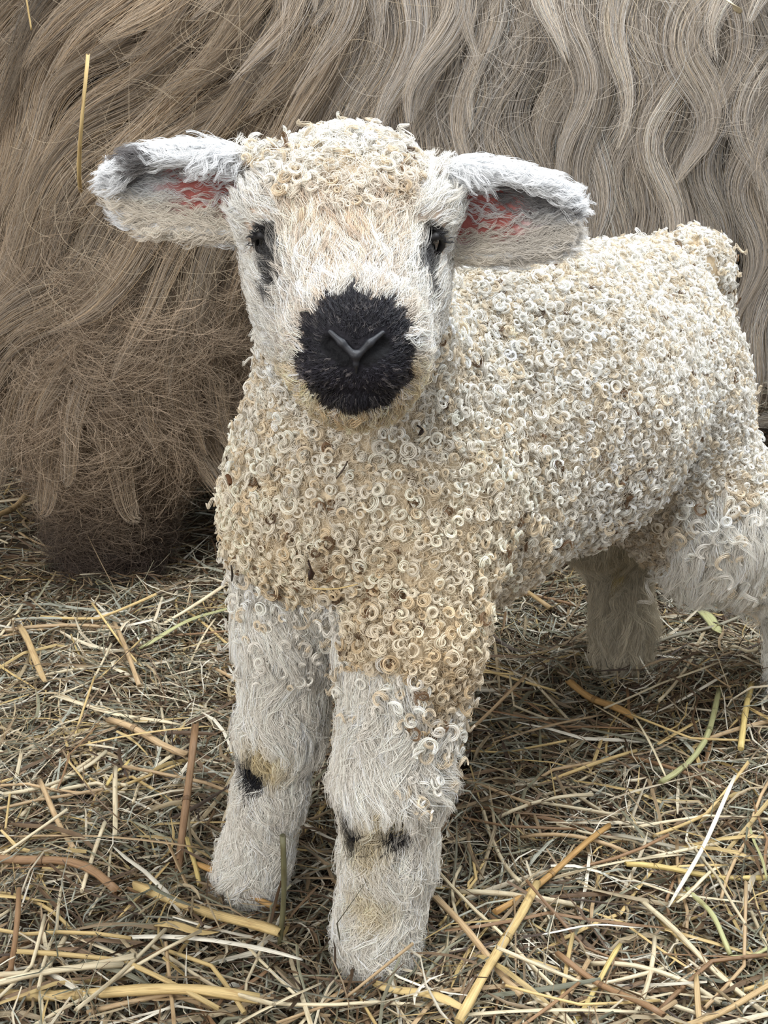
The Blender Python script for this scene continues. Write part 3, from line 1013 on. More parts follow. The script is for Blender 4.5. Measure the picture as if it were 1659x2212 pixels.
def curl_coat(name, R, m, size, label=None, dirt=.018, col=None, parent=lamb, rise=1.0, K=11):
    N = LS.normal(R)
    n = len(R)
    big = size * np.exp(rng.normal(0, .20, n)) * (1 + .14 * sstep(.10, -.02, R[:, 0]) * sstep(.31, .24, R[:, 2]))
    P, b1, b2 = curls(R, N, .0022 * big, rng.uniform(.9, 1.6, n), .0066 * big * rise * rng.uniform(.6, 1.35, n), rng.uniform(.3, 1.7, n), rng)
    S = bundle(P, b1, b2, m, .00050 * big, .00040 * big, np.interp(np.linspace(0, 1, K), [0, .3, .8, 1], [1.6, 1, .9, .4]), rng, wob=.00032, wobf=2.)
    base = coat_color(R, region(R)) if col is None else np.broadcast_to(col, (n, 3)).copy()
    base = base * (1 + .06 * W2(R))[:, None]
    tan = rng.random(n) < .25
    base[tan] = base[tan] * np.array([.84, .76, .64])
    dr = rng.random(n) < dirt * (1 + 1.6 * sstep(.08, -.03, R[:, 0]) * sstep(.29, .22, R[:, 2]))
    base[dr] = srgb(128, 100, 72) * rng.uniform(.5, 1.2, (int(dr.sum()), 1))
    rad = .000140 * (10 / m) ** .5 * np.interp(np.linspace(0, 1, K), [0, .8, 1], [1, 1, .5])
    return strands(name, S, rad, tints(n, m, base, rng, .07, .10), WOOL, parent, kind='stuff', **({'label': label} if label else {}))


def fluff(name, R, N, L, rad=.00009, parent=lamb, mat=WOOL, col=None, lift=.006, curl=1.5):
    P = fuzz(R.astype(np.float64), N, 6, L, lift, curl, rng, down=.2)
    c = (coat_color(R, region(R)) if col is None else col) * rng.uniform(.75, 1.12, (len(R), 1))
    return strands(name, P, rad, np.clip(c, 0, .95), mat, parent, kind='stuff')


body = cand[creg == 0]
R_ = thin(body, .0041)
front = (LS.normal(R_) * unit(A(0, 0, .455) - R_)).sum(1) > -.25          # the flank away from the doorway is clad more thinly
curl_coat('far_side_fleece', thin(R_[~front], .0054), 7, 1.05)
R_ = R_[front]
curl_coat('curly_fleece', R_, 10, .80, 'tight cream ring curls with a few brown tips')
print('curls', len(R_))
i_ = rng.choice(len(body), 70000)
fluff('woolly_underfleece', body[i_], LS.normal(body[i_]), .010, lift=.0042, col=coat_color(body[i_], np.zeros(len(i_), int)) * np.array([.93, .88, .80]))  # underfleece tinted darker, painting shade between the curls
R_ = thin(cand[creg == 5], .0044)
curl_coat('topknot', R_, 12, .92, 'pale tan tinged curls on the crown', dirt=.02)
cr = cand[creg == 5]; i_ = rng.choice(len(cr), 3500)
fluff('crown_fluff', cr[i_], LS.normal(cr[i_]), .009, lift=.005)
R_ = thin(cand[creg == 10], .0046)
curl_coat('tail_wool', R_, 10, .9, 'short curly tail', dirt=.03)


def hair(name, R, N, D, L, lift, m, spread, parent=lamb, mat=WOOL, K=6, wave=.0010, rad=.00010, base=None, label=None,
         vl=.07, vh=.12, tip=.45, droop=0.0, freq=1.0, mul=None):
    n = len(R); t = np.linspace(0, 1, K)[None, :, None]
    T = tangent(D, N); Sd = np.cross(N, T)
    L = np.broadcast_to(L, (n,))[:, None, None] * rng.uniform(.7, 1.25, (n, 1, 1))
    lf = np.broadcast_to(lift, (n,))[:, None, None] * rng.uniform(.6, 1.4, (n, 1, 1))
    G = R[:, None] + T[:, None] * (L * t) + N[:, None] * (L * lf * t * (1.5 - t)) - np.array([0, 0, 1.]) * (droop * L * t * t)
    f = freq * rng.uniform(.6, 1.3, (n, 1, 1)); ph = rng.uniform(0, 6.28, (n, 1, 1))
    G = G + Sd[:, None] * wave * rng.normal(1, .5, (n, 1, 1)) * (np.sin(6.28 * f * t + ph) - np.sin(ph)) * sstep(0, .5, t)
    G[..., 2] = np.maximum(G[..., 2], .003)
    s1, s2 = frames(G)
    S = bundle(G, s1, s2, m, spread, spread * .55, np.interp(t[0, :, 0], [0, 1], [1.15, tip]), rng, wob=wave * .35, wobf=.9)
    b = coat_color(G[:, K // 2].astype(F4), region(R)) if base is None else base
    if mul is not None:
        b = b * mul
    rr = rad * np.interp(t[0, :, 0], [0, .6, 1], [1, .9, .3])
    return strands(name, S, rr, tints(n, m, b, rng, vl, vh), mat, parent, kind='stuff', **({'label': label} if label else {}))


def clear_of_eyes(P, d=.0080):
    return (np.linalg.norm(P - (EYE_A + A(-.003, -.004, 0)), axis=1) > d) & (np.linalg.norm(P - (EYE_B + A(.003, -.004, 0)), axis=1) > d)


# face: hair swept away from the nose
fc = cand[creg == 1]; fc = fc[clear_of_eyes(fc)]
extra = sample_tris(lamb_V.astype(np.float64), lamb_Q[(reg_v[lamb_Q[:, 0]] == 1) | (reg_v[lamb_Q[:, 0]] == 2)], 60000, rng)
xr = region(extra)
fx = extra[(xr == 1) & clear_of_eyes(extra)]
R_ = thin(np.concatenate([fc, fx]), .0026)
N_ = LS.normal(R_)
D_ = unit(R_ - (NOSE_C + A(0, -.01, .004))) + .28 * np.stack([W2(R_), W2(R_ + 7), W2(R_ + 13)], -1)
side_ = sstep(.028, .042, np.abs(R_[:, 0] + .015))
L_ = (.0150 - .005 * side_ - .003 * sstep(.402, .412, R_[:, 2])) * (1 - .4 * sstep(.50, .46, R_[:, 1]))
lf_ = (.24 - .10 * side_) * (1 - .5 * sstep(.400, .410, R_[:, 2]))
# shorter hair near the eyes
de = np.minimum(np.linalg.norm(R_ - EYE_A, axis=1), np.linalg.norm(R_ - EYE_B, axis=1))
L_ = L_ * np.clip((de - .008) / .012, .22, 1)
tn = (rng.random(len(R_)) < .45) * np.exp(-((R_[:, 0] + .014) / .030) ** 2)
fb = 1 - tn[:, None] * np.array([.26, .40, .52]) * .75
hair('face_hair', R_, N_, D_, L_ * 1.2, lf_, 13, .0013, wave=.0016, rad=.00008, mul=fb, freq=.6, label='pale hair swept back from the nose', vl=.17, vh=.14, tip=.28)
print('face', len(R_))

# muzzle: short black fur
R_ = thin(extra[xr == 2], .0011)
dn = ns(R_)
nst = np.minimum(seg_dist(R_, (-.0210, .4470, .3578), (-.0140, .4450, .3530)), seg_dist(R_, (.0003, .4475, .3573), (-.0065, .4450, .3533)))
R_ = R_[(dn > .0012) & (nst > .0042)]
R_ = R_[np.abs(R_[:, 2] - .3402 - 14 * (R_[:, 0] + .0108) ** 2) > .0009]
N_ = LS.normal(R_)
D_ = unit(R_ - (NOSE_C + A(0, -.004, -.001))) + .15 * np.stack([W1(R_), W1(R_ + 5), W1(R_ + 9)], -1)
L_ = np.interp(np.linalg.norm(R_ - NOSE_C, axis=1), [.004, .012, .022], [.0014, .0028, .0046])
cm = np.broadcast_to(srgb(36, 34, 39), (len(R_), 3)).copy()
gr = rng.random(len(R_)) < .14 + .30 * sstep(.017, .024, np.linalg.norm((R_ - NOSE_C) * A(1, .2, 1), axis=1))
cm[gr] = srgb(84, 79, 78)
lip = (R_[:, 2] > .3410) & (R_[:, 2] < .3500)
cm[lip] = cm[lip] * 1.8
hair('muzzle_fur', R_, N_, D_, L_, .20, 7, .0005, mat=BLACK_FUR, K=5, wave=.0003, rad=.00007, base=cm, label='short black fur round the nose and mouth', vl=.2, vh=.3)
print('muzzle', len(R_))
# white hairs at the rim of the black
rim = fx[(np.linalg.norm((fx - NOSE_C) * A(1, .3, 1), axis=1) < .030)]
R_ = thin(rim, .0022); N_ = LS.normal(R_)
hair('muzzle_rim_hair', R_, N_, unit(R_ - NOSE_C), .0075, .4, 6, .0007, wave=.0008, rad=.00008, base=np.broadcast_to(srgb(236, 226, 214), (len(R_), 3)), vl=.2)

# upper lashes over each eye
for c_, sx in ((EYE_A, -1), (EYE_B, 1)):
    n_ = 14
    a_ = rng.uniform(-.2, 2.9, n_)
    R_ = np.stack([c_[0] + sx * (.0062 + .0028 * np.sin(a_) - .0045 * np.cos(a_)), c_[1] - .0076 + 0 * a_, c_[2] + .0066 * np.sin(a_)], -1)
    hair('eyelash', R_, np.broadcast_to(A(0, -1, 0), (n_, 3)), np.stack([sx * (.4 - np.cos(a_)), -.4 + 0 * a_, .35 * np.sin(a_) - .2], -1), .0042, .35, 4, .0004,
         mat=BLACK_FUR, K=5, wave=.0004, rad=.0001, base=np.broadcast_to(srgb(20, 19, 22), (n_, 3)))

# ears: long white fringe, grey patches, pink showing inside
for nm, E, rr, tipv in (('ear_hair', ear_pts[0], 3, A(-.99, -.05, .0)), ('ear_hair', ear_pts[1], 4, A(.99, -.05, -.06))):
    ep = sample_tris(lamb_V.astype(np.float64), lamb_Q[reg_v[lamb_Q[:, 0]] == rr], 26000, rng)
    R_ = thin(ep, .0019); N_ = LS.normal(R_)
    _, i = nearest(R_, E)
    s, t = (i // 40) / 45.0, (i % 40) / 39.0
    inner = N_[:, 1] < 0.05
    keep = np.where(inner, .20 + .80 * np.maximum(sstep(.50, .85, s), np.maximum(sstep(.30, .04, t), sstep(.78, .95, t))), 1)
    kp = rng.random(len(R_)) < keep
    R_, N_, s, t, inner = R_[kp], N_[kp], s[kp], t[kp], inner[kp]
    upv = np.broadcast_to(A(0, -.05, 1.0), R_.shape) * (t - .45)[:, None]
    D_ = tipv * .8 + upv * np.where(inner, .3, .5)[:, None] + .25 * np.stack([W2(R_), W2(R_ + 5), W2(R_ + 9)], -1)
    # the upper rim's fringe falls over the opening near the head
    fr = (t > .80) & (s < .42)
    D_[fr] = tipv * .55 + A(0, -.4, -.9)
    c_ = np.broadcast_to(WHITE, R_.shape).copy()
    if rr == 3:
        g = .9 * sstep(.11, .05, np.abs(s - .80 + .25 * (t - .8))) * (t > .45)
        g = np.maximum(g, .55 * inner * sstep(.35, .55, s) * sstep(.85, .65, s) * sstep(.45, .6, t) * sstep(.86, .74, t))
    else:
        g = inner * sstep(.30, .50, s) * (.95 * sstep(.42, .58, t) * sstep(.97, .90, t) + .35 * sstep(.92, .82, t))
        g = np.clip(g, 0, .8)
    c_ = c_ * (1 - g[:, None]) + srgb(88, 81, 79) * g[:, None]
    lowc = inner * sstep(.5, .2, t) * (1 - g)
    c_ = c_ * (1 - .6 * lowc[:, None]) + srgb(226, 208, 178) * .6 * lowc[:, None]
    L_ = np.where(inner, .009, .010) * np.where(fr, 1.25, 1)
    hair(nm, R_, N_, D_, L_, np.where(inner, .35, .45), 8, .0011, wave=.0012, rad=.000085, base=c_, label='white ear fringe with grey patch', K=6, vl=.06, vh=.08)

# legs
def leg_part(name, rr, cell, L, m, spread, lift, wave, label=None, swirl=0.0, droop=.0):
    R_ = thin(cand[creg == rr], cell); N_ = LS.normal(R_)
    D_ = np.broadcast_to(A(0, 0, -1), R_.shape) + .30 * np.stack([W2(R_), W2(R_ + 5), W2(R_ + 9)], -1)
    D_ = D_ + swirl * np.stack([R_[:, 0] * 0 + np.sin(R_[:, 2] * 110), 0 * R_[:, 0], 0 * R_[:, 0]], -1)
    LL = L(R_) if callable(L) else L
    hair(name, R_, N_, D_, LL, lift, m, spread, wave=wave, rad=.000100, K=6, label=label, vl=.10, vh=.13, droop=droop, tip=.50, freq=.7)
    print(name, len(R_))


leg_part('leg_hair', 6, .0036, lambda R: np.interp(R[:, 2], [0, .03, .12, .18], [.012, .016, .019, .024]), 20, .0023, .24, .0018,
         'white wavy hair with two black knee spots', .35)
leg_part('leg_hair', 7, .0036, lambda R: np.interp(R[:, 2], [0, .03, .12, .19], [.012, .015, .017, .024]), 20, .0021, .22, .0016,
         'white hair with one black knee spot', .2)
leg_part('leg_hair', 8, .0040, .026, 16, .0021, .34, .0022, 'greyish hair stained yellow at the hock')
leg_part('leg_hair', 9, .0042, lambda R: np.interp(R[:, 2], [0, .06, .12, .19], [.014, .020, .030, .026]), 16, .0020, .50, .0032, None, .2, .15)
th = cand[(creg == 9) & (cand[:, 2] > .10)]
R_ = thin(th, .0062)
curl_coat('thigh_ringlets', R_, 11, 1.45, 'looser ringlets on the thigh', dirt=.01, rise=1.5)
u_ = cand[(creg == 6) & (cand[:, 2] + .012 * W2(cand) > .118) & (cand[:, 0] > .012)]
curl_coat('forearm_curls', thin(u_, .0056), 10, 1.0, None, dirt=.02, rise=1.2)
u_ = cand[((creg == 6) | (creg == 7)) & (cand[:, 2] > .150)]
curl_coat('forearm_curls', thin(u_, .0080), 10, .9, None, dirt=.01, rise=1.3)
# ------------------------------------------------------------------ straw stalks, one object each
STRAW_COL = {'cream': srgb(216, 200, 166), 'fawn': srgb(186, 158, 120), 'brown': srgb(146, 114, 82), 'yellow': srgb(206, 182, 116),
             'orange': srgb(182, 142, 86), 'gold': srgb(206, 178, 122), 'white': srgb(232, 224, 204), 'tan': srgb(184, 156, 112),
             'dark': srgb(88, 68, 50), 'grey': srgb(150, 142, 122), 'green': srgb(172, 170, 122)}


def stalk_mesh(name, P, width, kind, rng, jag=.16):
    """A straw tube, flat blade or leaf swept along P (K,3)."""
    P = np.asarray(P, float); K = len(P); ns_ = 8
    T = unit(np.gradient(P, axis=0))
    S = unit(np.stack([-T[:, 1], T[:, 0], 0 * T[:, 0]], -1)); U = np.cross(T, S)
    a = np.linspace(0, 2 * math.pi, ns_, endpoint=False)
    t = np.linspace(0, 1, K)
    flat = {'round': .85, 'flat': .28, 'leaf': .10}[kind]
    w = width * .5 * (1 + .06 * np.sin(t * 17 + rng.uniform(0, 6)))
    if kind == 'leaf':
        w = w * np.interp(t, [0, .25, .7, 1], [.45, 1, .9, .12])
    elif kind == 'flat':
        w = w * np.interp(t, [0, .1, .85, 1], [.7, 1, .95, .5])
    V = P[:, None] + (np.cos(a)[None, :, None] * S[:, None] + flat * np.sin(a)[None, :, None] * U[:, None]) * w[:, None, None]
    jag = rng.normal(0, width * jag, (2, ns_))
    V[0] += T[0] * jag[0][:, None]; V[-1] += T[-1] * jag[1][:, None]
    i0 = (np.arange(K - 1) * ns_)[:, None]; j = np.arange(ns_)[None]; j1 = (j + 1) % ns_
    Q = np.stack([i0 + j, i0 + j1, i0 + ns_ + j1, i0 + ns_ + j], -1).reshape(-1, 4)
    V = V.reshape(-1, 3)
    # sunken ends: a hollow cut stem
    e0, e1 = P[0] + T[0] * width * .5, P[-1] - T[-1] * width * .5
    V = np.concatenate([V, e0[None], e1[None]])
    n0 = K * ns_
    Q = np.concatenate([Q, np.stack([np.full(ns_ // 2, n0), (np.arange(0, ns_, 2) + 2) % ns_, np.arange(0, ns_, 2) + 1, np.arange(0, ns_, 2)], -1),
                        np.stack([np.full(ns_ // 2, n0 + 1), (K - 1) * ns_ + np.arange(0, ns_, 2), (K - 1) * ns_ + np.arange(0, ns_, 2) + 1,
                                  (K - 1) * ns_ + (np.arange(0, ns_, 2) + 2) % ns_], -1)])
    me = mesh_from(name, V, Q, STRAW)
    L = np.cumsum(np.r_[0, np.linalg.norm(np.diff(P, axis=0), axis=1)])
    o_ = rng.uniform(0, 9)
    G = np.stack([np.repeat(L, ns_) + o_, np.tile(np.cos(a) * width, K), np.tile(np.sin(a) * width, K) + o_], -1)
    grain_attr(me, np.concatenate([G, G[:1], G[-1:]]))
    return me


def resample(pts, K):
    """A smooth path through a few points."""
    pts = np.asarray(pts, float)
    if len(pts) == 2:
        return pts[0] + (pts[1] - pts[0]) * np.linspace(0, 1, K)[:, None]
    s = np.r_[0, np.cumsum(np.linalg.norm(np.diff(pts, axis=0), axis=1))]
    q = np.linspace(0, s[-1], K)
    P = np.stack([np.interp(q, s, pts[:, i]) for i in range(pts.shape[1])], -1)
    for _ in range(3):
        P[1:-1] = .25 * P[:-2] + .5 * P[1:-1] + .25 * P[2:]
    return P


def node_ring(stalk, p, d, width, color):
    """The swollen joint of a stem: a part of its stalk."""
    t = np.linspace(-1, 1, 6)
    P = np.asarray(p)[None] + np.asarray(d)[None] * (t * width * .32)[:, None]
    me = stalk_mesh('stem_node', P, width * 1.16, 'round', np.random.default_rng(1), 0.0)
    o = obj('stem_node', me, stalk, label='dark joint of the stem')
    o.color = (*(color * .66), 1)
    return o


HEROES = [
    ([(-0.243, 0.789), (-0.143, 0.749)], 0.0047, 'flat', 'cream', "cream split straw stalk lying left of the lamb under the ewe's foot", 'the cream split stalk'),
    ([(-0.195, 0.749), (-0.134, 0.713)], 0.0051, 'round', 'fawn', 'fawn straw stalk just below the cream split one, left of the lamb', 'the fawn stalk by the lamb'),
    ([(-0.124, 0.694), (-0.122, 0.625), (-0.12, 0.569)], 0.0048, 'round', 'brown', "brown straw stalk leaning upright beside the lamb's right foreleg", 'the leaning brown stalk'),
    ([(-0.118, 0.609), (-0.104, 0.565)], 0.0027, 'round', 'yellow', 'short yellow straw stalk at the foot of the leaning brown one', 'the short yellow stalk'),
    ([(-0.11, 0.583), (-0.085, 0.565), (-0.059, 0.549)], 0.0037, 'round', 'orange', "orange straw stalk across the front of the lamb's right hoof", 'the orange stalk at the hoof'),
    ([(-0.14, 0.561), (-0.098, 0.541), (-0.055, 0.517)], 0.0058, 'round', 'gold', "thick pale gold straw stalk slanting below the lamb's right hoof", 'the thick pale gold stalk'),
    ([(-0.153, 0.517), (-0.104, 0.514), (-0.058, 0.508), (-0.042, 0.496)], 0.0034, 'flat', 'white', "long white straw stalk kinked near the lamb's left forefoot", 'the kinked white stalk'),
    ([(-0.194, 0.475), (-0.144, 0.473), (-0.086, 0.476), (-0.061, 0.471)], 0.0057, 'round', 'gold', 'thick golden straw stalk along the bottom edge with a dark node', 'the thick noded bottom stalk'),
    ([(-0.228, 0.585), (-0.196, 0.584), (-0.17, 0.578), (-0.148, 0.557)], 0.0053, 'round', 'brown', 'curved brown straw stalk bending down at the left edge', 'the curved brown stalk'),
    ([(-0.225, 0.677), (-0.203, 0.634), (-0.182, 0.595)], 0.0034, 'round', 'fawn', 'fawn straw stalk sloping above the curved brown one', 'the sloping fawn stalk'),
    ([(-0.176, 0.682), (-0.161, 0.609)], 0.0032, 'round', 'cream', 'cream straw stalk pointing straight away, left of the leaning brown one', 'the cream stalk pointing away'),
    ([(-0.228, 0.922), (-0.206, 0.863), (-0.183, 0.8)], 0.0037, 'round', 'fawn', "thin fawn straw stalk just in front of the ewe's foot", 'the thin fawn stalk'),
    ([(-0.301, 0.9), (-0.278, 0.855), (-0.254, 0.803)], 0.0055, 'flat', 'tan', "flat tan straw blade to the left of the ewe's foot", 'the flat tan blade'),
    ([(-0.182, 0.674), (-0.171, 0.702)], 0.0028, 'flat', 'yellow', 'short bright yellow straw piece beside the cream stalk pointing away', 'the bright yellow piece'),
    ([(-0.11, 0.551), (-0.103, 0.535), (-0.095, 0.517)], 0.0018, 'round', 'dark', 'dark brown bent stem lying across the thick pale gold stalk', 'the dark bent stem'),
    ([(-0.123, 0.528), (-0.106, 0.523), (-0.087, 0.519)], 0.0059, 'leaf', 'gold', 'wide golden straw leaf under the thick pale gold stalk', 'the wide golden leaf'),
    ([(0.138, 0.625), (0.099, 0.581), (0.061, 0.545)], 0.0038, 'round', 'orange', "straight orange straw stalk slanting right of the lamb's left foreleg", 'the straight orange stalk'),
    ([(0.087, 0.569), (0.07, 0.531), (0.052, 0.493), (0.036, 0.46)], 0.0051, 'round', 'gold', 'long golden straw stalk with a node running down to the bottom edge', 'the long golden noded stalk'),
    ([(0.029, 0.559), (0.049, 0.519), (0.069, 0.484)], 0.0039, 'round', 'fawn', 'fawn straw stalk crossing under the long golden one', 'the crossing fawn stalk'),
    ([(0.09, 0.511), (0.114, 0.486), (0.136, 0.464)], 0.0033, 'round', 'brown', 'brown straw stalk with a node sloping to the bottom edge', 'the sloping brown noded stalk'),
    ([(0.126, 0.522), (0.107, 0.491), (0.088, 0.46)], 0.0028, 'flat', 'yellow', 'yellow straw strip leaning over the sloping brown stalk', 'the leaning yellow strip'),
    ([(0.142, 0.464), (0.168, 0.476), (0.199, 0.489)], 0.0032, 'round', 'tan', 'tan straw stalk rising into the lower right corner', 'the tan corner stalk'),
    ([(0.147, 0.575), (0.159, 0.549), (0.168, 0.52), (0.195, 0.481)], 0.0032, 'round', 'cream', 'long cream straw stalk bending down toward the right edge', 'the long bending cream stalk'),
    ([(0.175, 0.578), (0.183, 0.553), (0.186, 0.524)], 0.0031, 'round', 'green', 'greenish pale straw stalk above the long cream one', 'the greenish pale stalk'),
    ([(0.218, 0.645), (0.19, 0.601), (0.16, 0.559)], 0.0027, 'flat', 'white', 'white straw blade standing up at a slant, right of the orange stalk', 'the slanting white blade'),
    ([(0.206, 0.606), (0.165, 0.561)], 0.0024, 'flat', 'cream', 'narrow cream straw blade crossing the slanting white one', 'the narrow cream blade'),
    ([(0.142, 0.593), (0.182, 0.592), (0.226, 0.591)], 0.0035, 'round', 'yellow', 'yellow straw stalk lying level against the right edge', 'the level yellow stalk'),
    ([(0.139, 0.623), (0.161, 0.622), (0.186, 0.62), (0.207, 0.599)], 0.0039, 'flat', 'grey', 'grey brown straw blade starting at the tip of the orange stalk', 'the grey brown blade'),
    ([(0.143, 0.826), (0.162, 0.794), (0.182, 0.769)], 0.0059, 'round', 'orange', "orange straw stalk in front of the lamb's right hind hoof", 'the orange hind hoof stalk'),
    ([(0.276, 0.803), (0.256, 0.752), (0.24, 0.705)], 0.0043, 'round', 'yellow', "yellow noded straw stalk pointing at the lamb's left hind leg", 'the yellow noded stalk'),
    ([(0.25, 0.796), (0.224, 0.726), (0.201, 0.698), (0.182, 0.682)], 0.0042, 'round', 'green', 'bent greenish straw stalk left of the yellow noded one', 'the bent greenish stalk'),
    ([(0.082, 0.533), (0.111, 0.538), (0.142, 0.543)], 0.0015, 'flat', 'white', 'thin white straw fibre right of the long golden stalk', 'the thin white fibre'),
    ([(-0.005, 0.497), (0.021, 0.484), (0.041, 0.473)], 0.0060, 'flat', 'gold', "broad golden straw strip in front of the lamb's left forefoot", 'the broad golden strip'),
    ([(0.159, 0.494), (0.154, 0.459)], 0.0032, 'flat', 'tan', 'tan straw strip pointing down at the bottom edge near the right corner', 'the tan bottom strip'),
    ([(0.177, 0.52), (0.206, 0.525)], 0.0020, 'round', 'green', 'thin green straw stalk beside the end of the long cream one', 'the thin green stalk'),
    ([(0.226, 0.632), (0.224, 0.606), (0.221, 0.578)], 0.0019, 'flat', 'green', 'pale green blade sloping out of the right edge', 'the pale green blade'),
    ([(0.274, 0.861), (0.292, 0.845)], 0.0029, 'round', 'cream', "short cream stalk on the straw behind the lamb's left hind leg", 'the short cream stalk'),
    ([(0.209, 0.857), (0.254, 0.89), (0.304, 0.922)], 0.0030, 'round', 'grey', "thin grey stalk lying between the lamb's hind legs", 'the thin grey stalk'),
    ([(0.267, 0.931), (0.272, 0.91), (0.276, 0.886)], 0.0116, 'leaf', 'green', "wide grey green leaf between the lamb's hind legs", 'the grey green leaf'),
    ([(-0.382, 1.214), (-0.389, 1.171), (-0.404, 1.144)], 0.0068, 'round', 'tan', "tan straw stalk behind the ewe's foot at the left edge", 'the tan edge stalk'),
    ([(-0.199, 0.879), (-0.168, 0.923), (-0.133, 0.961)], 0.0051, 'flat', 'green', "pale green hay blade behind the lamb's right foreleg", 'the green hay blade'),
    ([(-0.057, 0.67), (-0.046, 0.692)], 0.0027, 'round', 'yellow', "yellow straw stub seen between the lamb's forelegs", 'the yellow stub'),
    ([(0.106, 1.118), (0.121, 0.997), (0.145, 0.952)], 0.0043, 'round', 'tan', "tan straw stalk lying under the lamb's belly", 'the tan belly stalk'),
]
rng = np.random.default_rng(303)
hero_at = []
for pts, width, kind, col, lab, short in HEROES:
    P2 = resample(pts, 10 if len(pts) > 2 else 7)
    up = .019 + rng.uniform(-.002, .004)
    tl = rng.uniform(-.004, .004)
    t = np.linspace(-1, 1, len(P2))
    z = ground_z(P2[:, 0], P2[:, 1]).mean() + up + tl * t + .002 * np.sin(t * 3 + rng.uniform(0, 6))
    if 'leaning upright' in lab:
        z = z + np.linspace(.030, -.012, len(P2))
    if 'standing up' in lab:
        z = z + np.linspace(.028, -.004, len(P2))
    P = np.stack([P2[:, 0], P2[:, 1], z], -1)
    c_ = P.mean(0)
    o = obj('straw_stalk', stalk_mesh('straw_stalk', P - c_, width, kind, rng), category='straw', label=lab)
    o.location = c_
    hero_at.append((c_[0], c_[1], short))
    cc = STRAW_COL[col] * rng.uniform(.92, 1.05)
    o.color = (*cc, 1)
    if 'node' in lab or (kind == 'round' and width > .0036 and rng.random() < .5):
        k = int(len(P) * rng.uniform(.35, .65))
        node_ring(o, (P - c_)[k], unit(np.gradient(P, axis=0))[k], width, cc)

# an upright weed stem by the right forefoot, and bits caught in wool
def single(name, pts, width, kind, color, lab, cat, K=9):
    P = resample(pts, K); c_ = P.mean(0)
    o = obj(name, stalk_mesh(name, P - c_, width, kind, rng), category=cat, label=lab)
    o.location = c_; o.color = (*color, 1)
    return o


single('weed_stem', [(-0.0557, 0.5197, 0.015), (-0.0513, 0.5158, 0.0543), (-0.0509, 0.5119, 0.0935)], .0030, 'round', srgb(104, 100, 72), 'thin olive weed stem standing upright by the lamb\'s right hoof', 'weed')
single('straw_stalk', [(-0.2212, 0.962, 0.4652), (-0.2263, 0.955, 0.427), (-0.2343, 0.955, 0.3918), (-0.2394, 0.975, 0.3713), (-0.2556, 1.0471, 0.3557)], .0034, 'round', STRAW_COL['gold'], 'long golden straw stalk stuck upright in the ewe\'s shoulder fleece', 'straw')
single('straw_stalk', [(-0.2642, 0.965, 0.5061), (-0.2634, 0.965, 0.4935), (-0.2625, 0.965, 0.4823)], .0016, 'round', STRAW_COL['gold'], 'short golden straw caught in the fleece at the top left corner', 'straw')
single('straw_flake', [(0.2566, 0.985, 0.5055), (0.2646, 0.98, 0.4989), (0.27, 0.985, 0.4936)], .012, 'leaf', STRAW_COL['cream'], 'cream straw flake caught in the ewe\'s fleece at the top right', 'straw')
single('hay_fibre', [(-0.0343, 0.5304, 0.2206), (-0.0237, 0.5279, 0.2212), (-0.0125, 0.5251, 0.2252)], .0008, 'round', STRAW_COL['gold'], 'single golden hay fibre lying across the lamb\'s lower chest', 'hay')
single('dirt_flake', [(-0.036, 0.5294, 0.235), (-0.0345, 0.5294, 0.2302), (-0.0351, 0.5301, 0.2253)], .0036, 'flat', srgb(52, 34, 24), 'shiny dark brown flake of dirt on the lamb\'s lower chest', 'dirt')
single('dirt_flake', [(-0.0783, 0.5692, 0.2656), (-0.0763, 0.5651, 0.2642), (-0.0761, 0.5635, 0.2617)], .0026, 'flat', srgb(96, 60, 26), 'small brown flake of dirt on the lamb\'s right shoulder', 'dirt')
single('dirt_flake', [(0.0155, 0.5393, 0.2995), (0.0184, 0.5408, 0.297), (0.0165, 0.5397, 0.2946)], .0036, 'flat', srgb(44, 32, 24), 'dark flake of dirt below the lamb\'s chin', 'dirt')
single('hay_fibre', [(-0.0222, 0.5325, 0.2759), (-0.0189, 0.5328, 0.28), (-0.0169, 0.533, 0.2841)], .0009, 'round', srgb(60, 46, 34), 'thin dark hay fibre standing on the lamb\'s breast', 'hay')
single('hay_fibre', [(-0.0772, 0.5609, 0.22), (-0.0767, 0.5616, 0.215), (-0.0778, 0.565, 0.2094)], .0012, 'flat', srgb(50, 40, 32), 'short black hay bit on the lamb\'s right upper foreleg', 'hay')

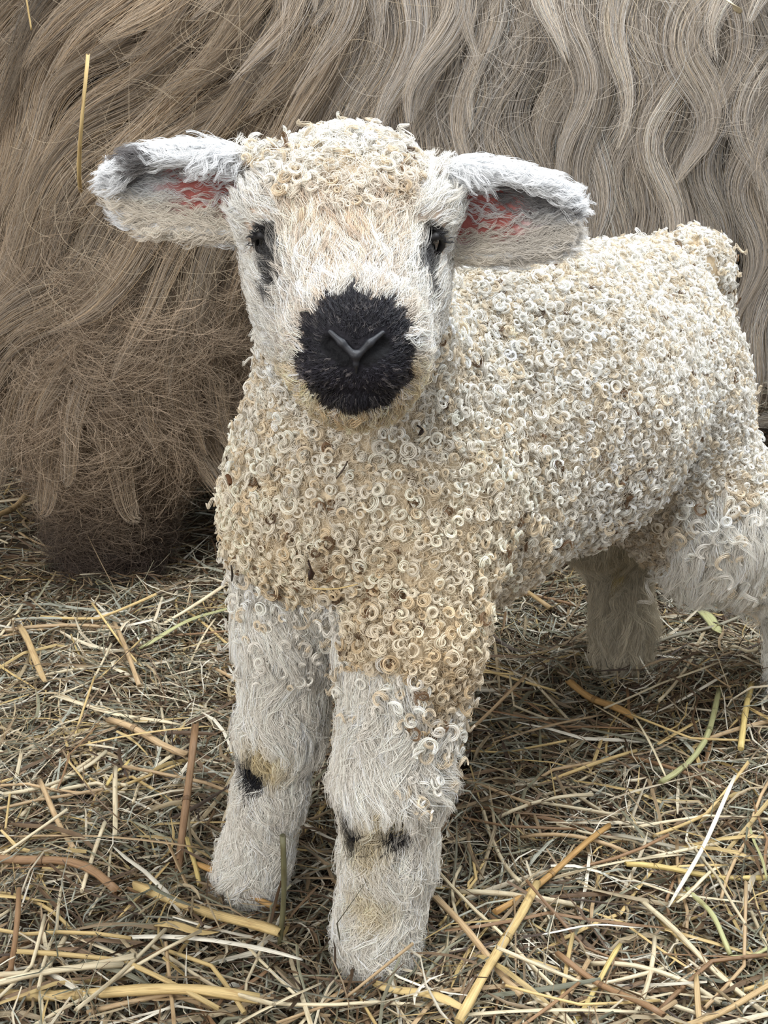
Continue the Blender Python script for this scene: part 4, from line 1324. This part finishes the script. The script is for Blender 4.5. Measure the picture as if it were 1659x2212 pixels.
# ---- the many lesser stalks: a few shapes, copied; each is told by its look and by the nearest striking stalk
PLACES = [((-.26, -.10), (.47, .56)), ((-.10, .02), (.44, .50)), ((.03, .22), (.44, .52)), ((-.32, -.11), (.57, .70)), ((.03, .26), (.53, .66)),
          ((-.36, -.10), (.71, .95)), ((.05, .30), (.67, .84)), ((-.03, .40), (.86, 1.08)), ((-.48, -.33), (.80, 1.12))]
COUNTS = [26, 20, 30, 36, 38, 34, 30, 16, 12]
KINDS = [('cream', 'pale'), ('gold', 'golden'), ('fawn', 'fawn'), ('brown', 'brown')]
FORMS = ['round', 'round', 'flat']
shapes = []
for k in range(12):
    Lk = rng.uniform(.05, .12)
    x = np.linspace(-.5, .5, 7) * Lk
    bent = k >= 6
    P = np.stack([x, np.where(x > 0, x * (rng.choice([-1, 1]) * rng.uniform(.3, .6) if bent else 0), 0) + rng.normal(0, .05) * Lk * (x / Lk * 2) ** 2,
                  rng.normal(0, .02) * Lk * np.cos(x / Lk * 3)], -1)
    shapes.append((stalk_mesh('straw_stalk', P, rng.uniform(.0018, .0034), FORMS[k % 3], rng), P,
                   ('long ' if Lk > .085 else 'short ') + ('bent ' if bent else ''), FORMS[k % 3]))
lesser = []
for (xr, yr), cnt in zip(PLACES, COUNTS):
    for k in range(cnt):
        si = rng.integers(12)
        me, P, look, form = shapes[si]
        for _ in range(30):                               # clear of the legs
            x, y, az, sc = rng.uniform(*xr), rng.uniform(*yr), rng.uniform(0, 6.28), rng.uniform(.75, 1.1)
            w = np.stack([x + sc * (P[:, 0] * math.cos(az) - P[:, 1] * math.sin(az)), y + sc * (P[:, 0] * math.sin(az) + P[:, 1] * math.cos(az)), 0 * P[:, 0] + .018], -1)
            if LS(w).min() > .012 and ES(w).min() > .03:
                break
        ck, word = KINDS[rng.choice(4, p=[.34, .24, .28, .14])]
        d = [(x - hx) ** 2 + (y - hy) ** 2 for hx, hy, _ in hero_at]
        hx, hy, short = hero_at[int(np.argmin(d))]
        dx, dy = x - hx, y - hy
        rel = ('right of' if dx > 0 else 'left of') if abs(dx) > abs(dy) else ('behind' if dy > 0 else 'in front of')
        c = abs(math.cos(az))
        way = 'lying crosswise' if c > .85 else ('pointing away' if c < .5 else 'lying aslant')
        lab = f"{look}{word} {'flat straw strip' if form == 'flat' else 'straw stalk'} {way} {rel} {short}"
        o = obj('straw_stalk', me, category='straw', label=lab)
        o.location = (x, y, float(ground_z(np.array([x]), np.array([y]))[0]) + rng.uniform(.011, .021))
        o.rotation_euler = (rng.uniform(0, 6.28) if form == 'round' else rng.normal(0, .3), rng.normal(0, .05), az)
        o.scale = (sc,) * 3
        o.color = (*(STRAW_COL[ck] * rng.uniform(.8, 1.05)), 1)
        lesser.append(o)
same = {}
for o in lesser:
    same.setdefault(o['label'], []).append(o)
for lab, os_ in same.items():
    if len(os_) == 1:
        continue
    if len(os_) == 2:                                     # two alike: the nearer and the farther one
        os_.sort(key=lambda o: o.location.y)
        os_[0]['label'] = 'nearer ' + lab; os_[1]['label'] = 'farther ' + lab
    for o in os_:
        o['group'] = 'alike straw stalks ' + lab.split(' lying ')[-1].split(' pointing ')[-1]
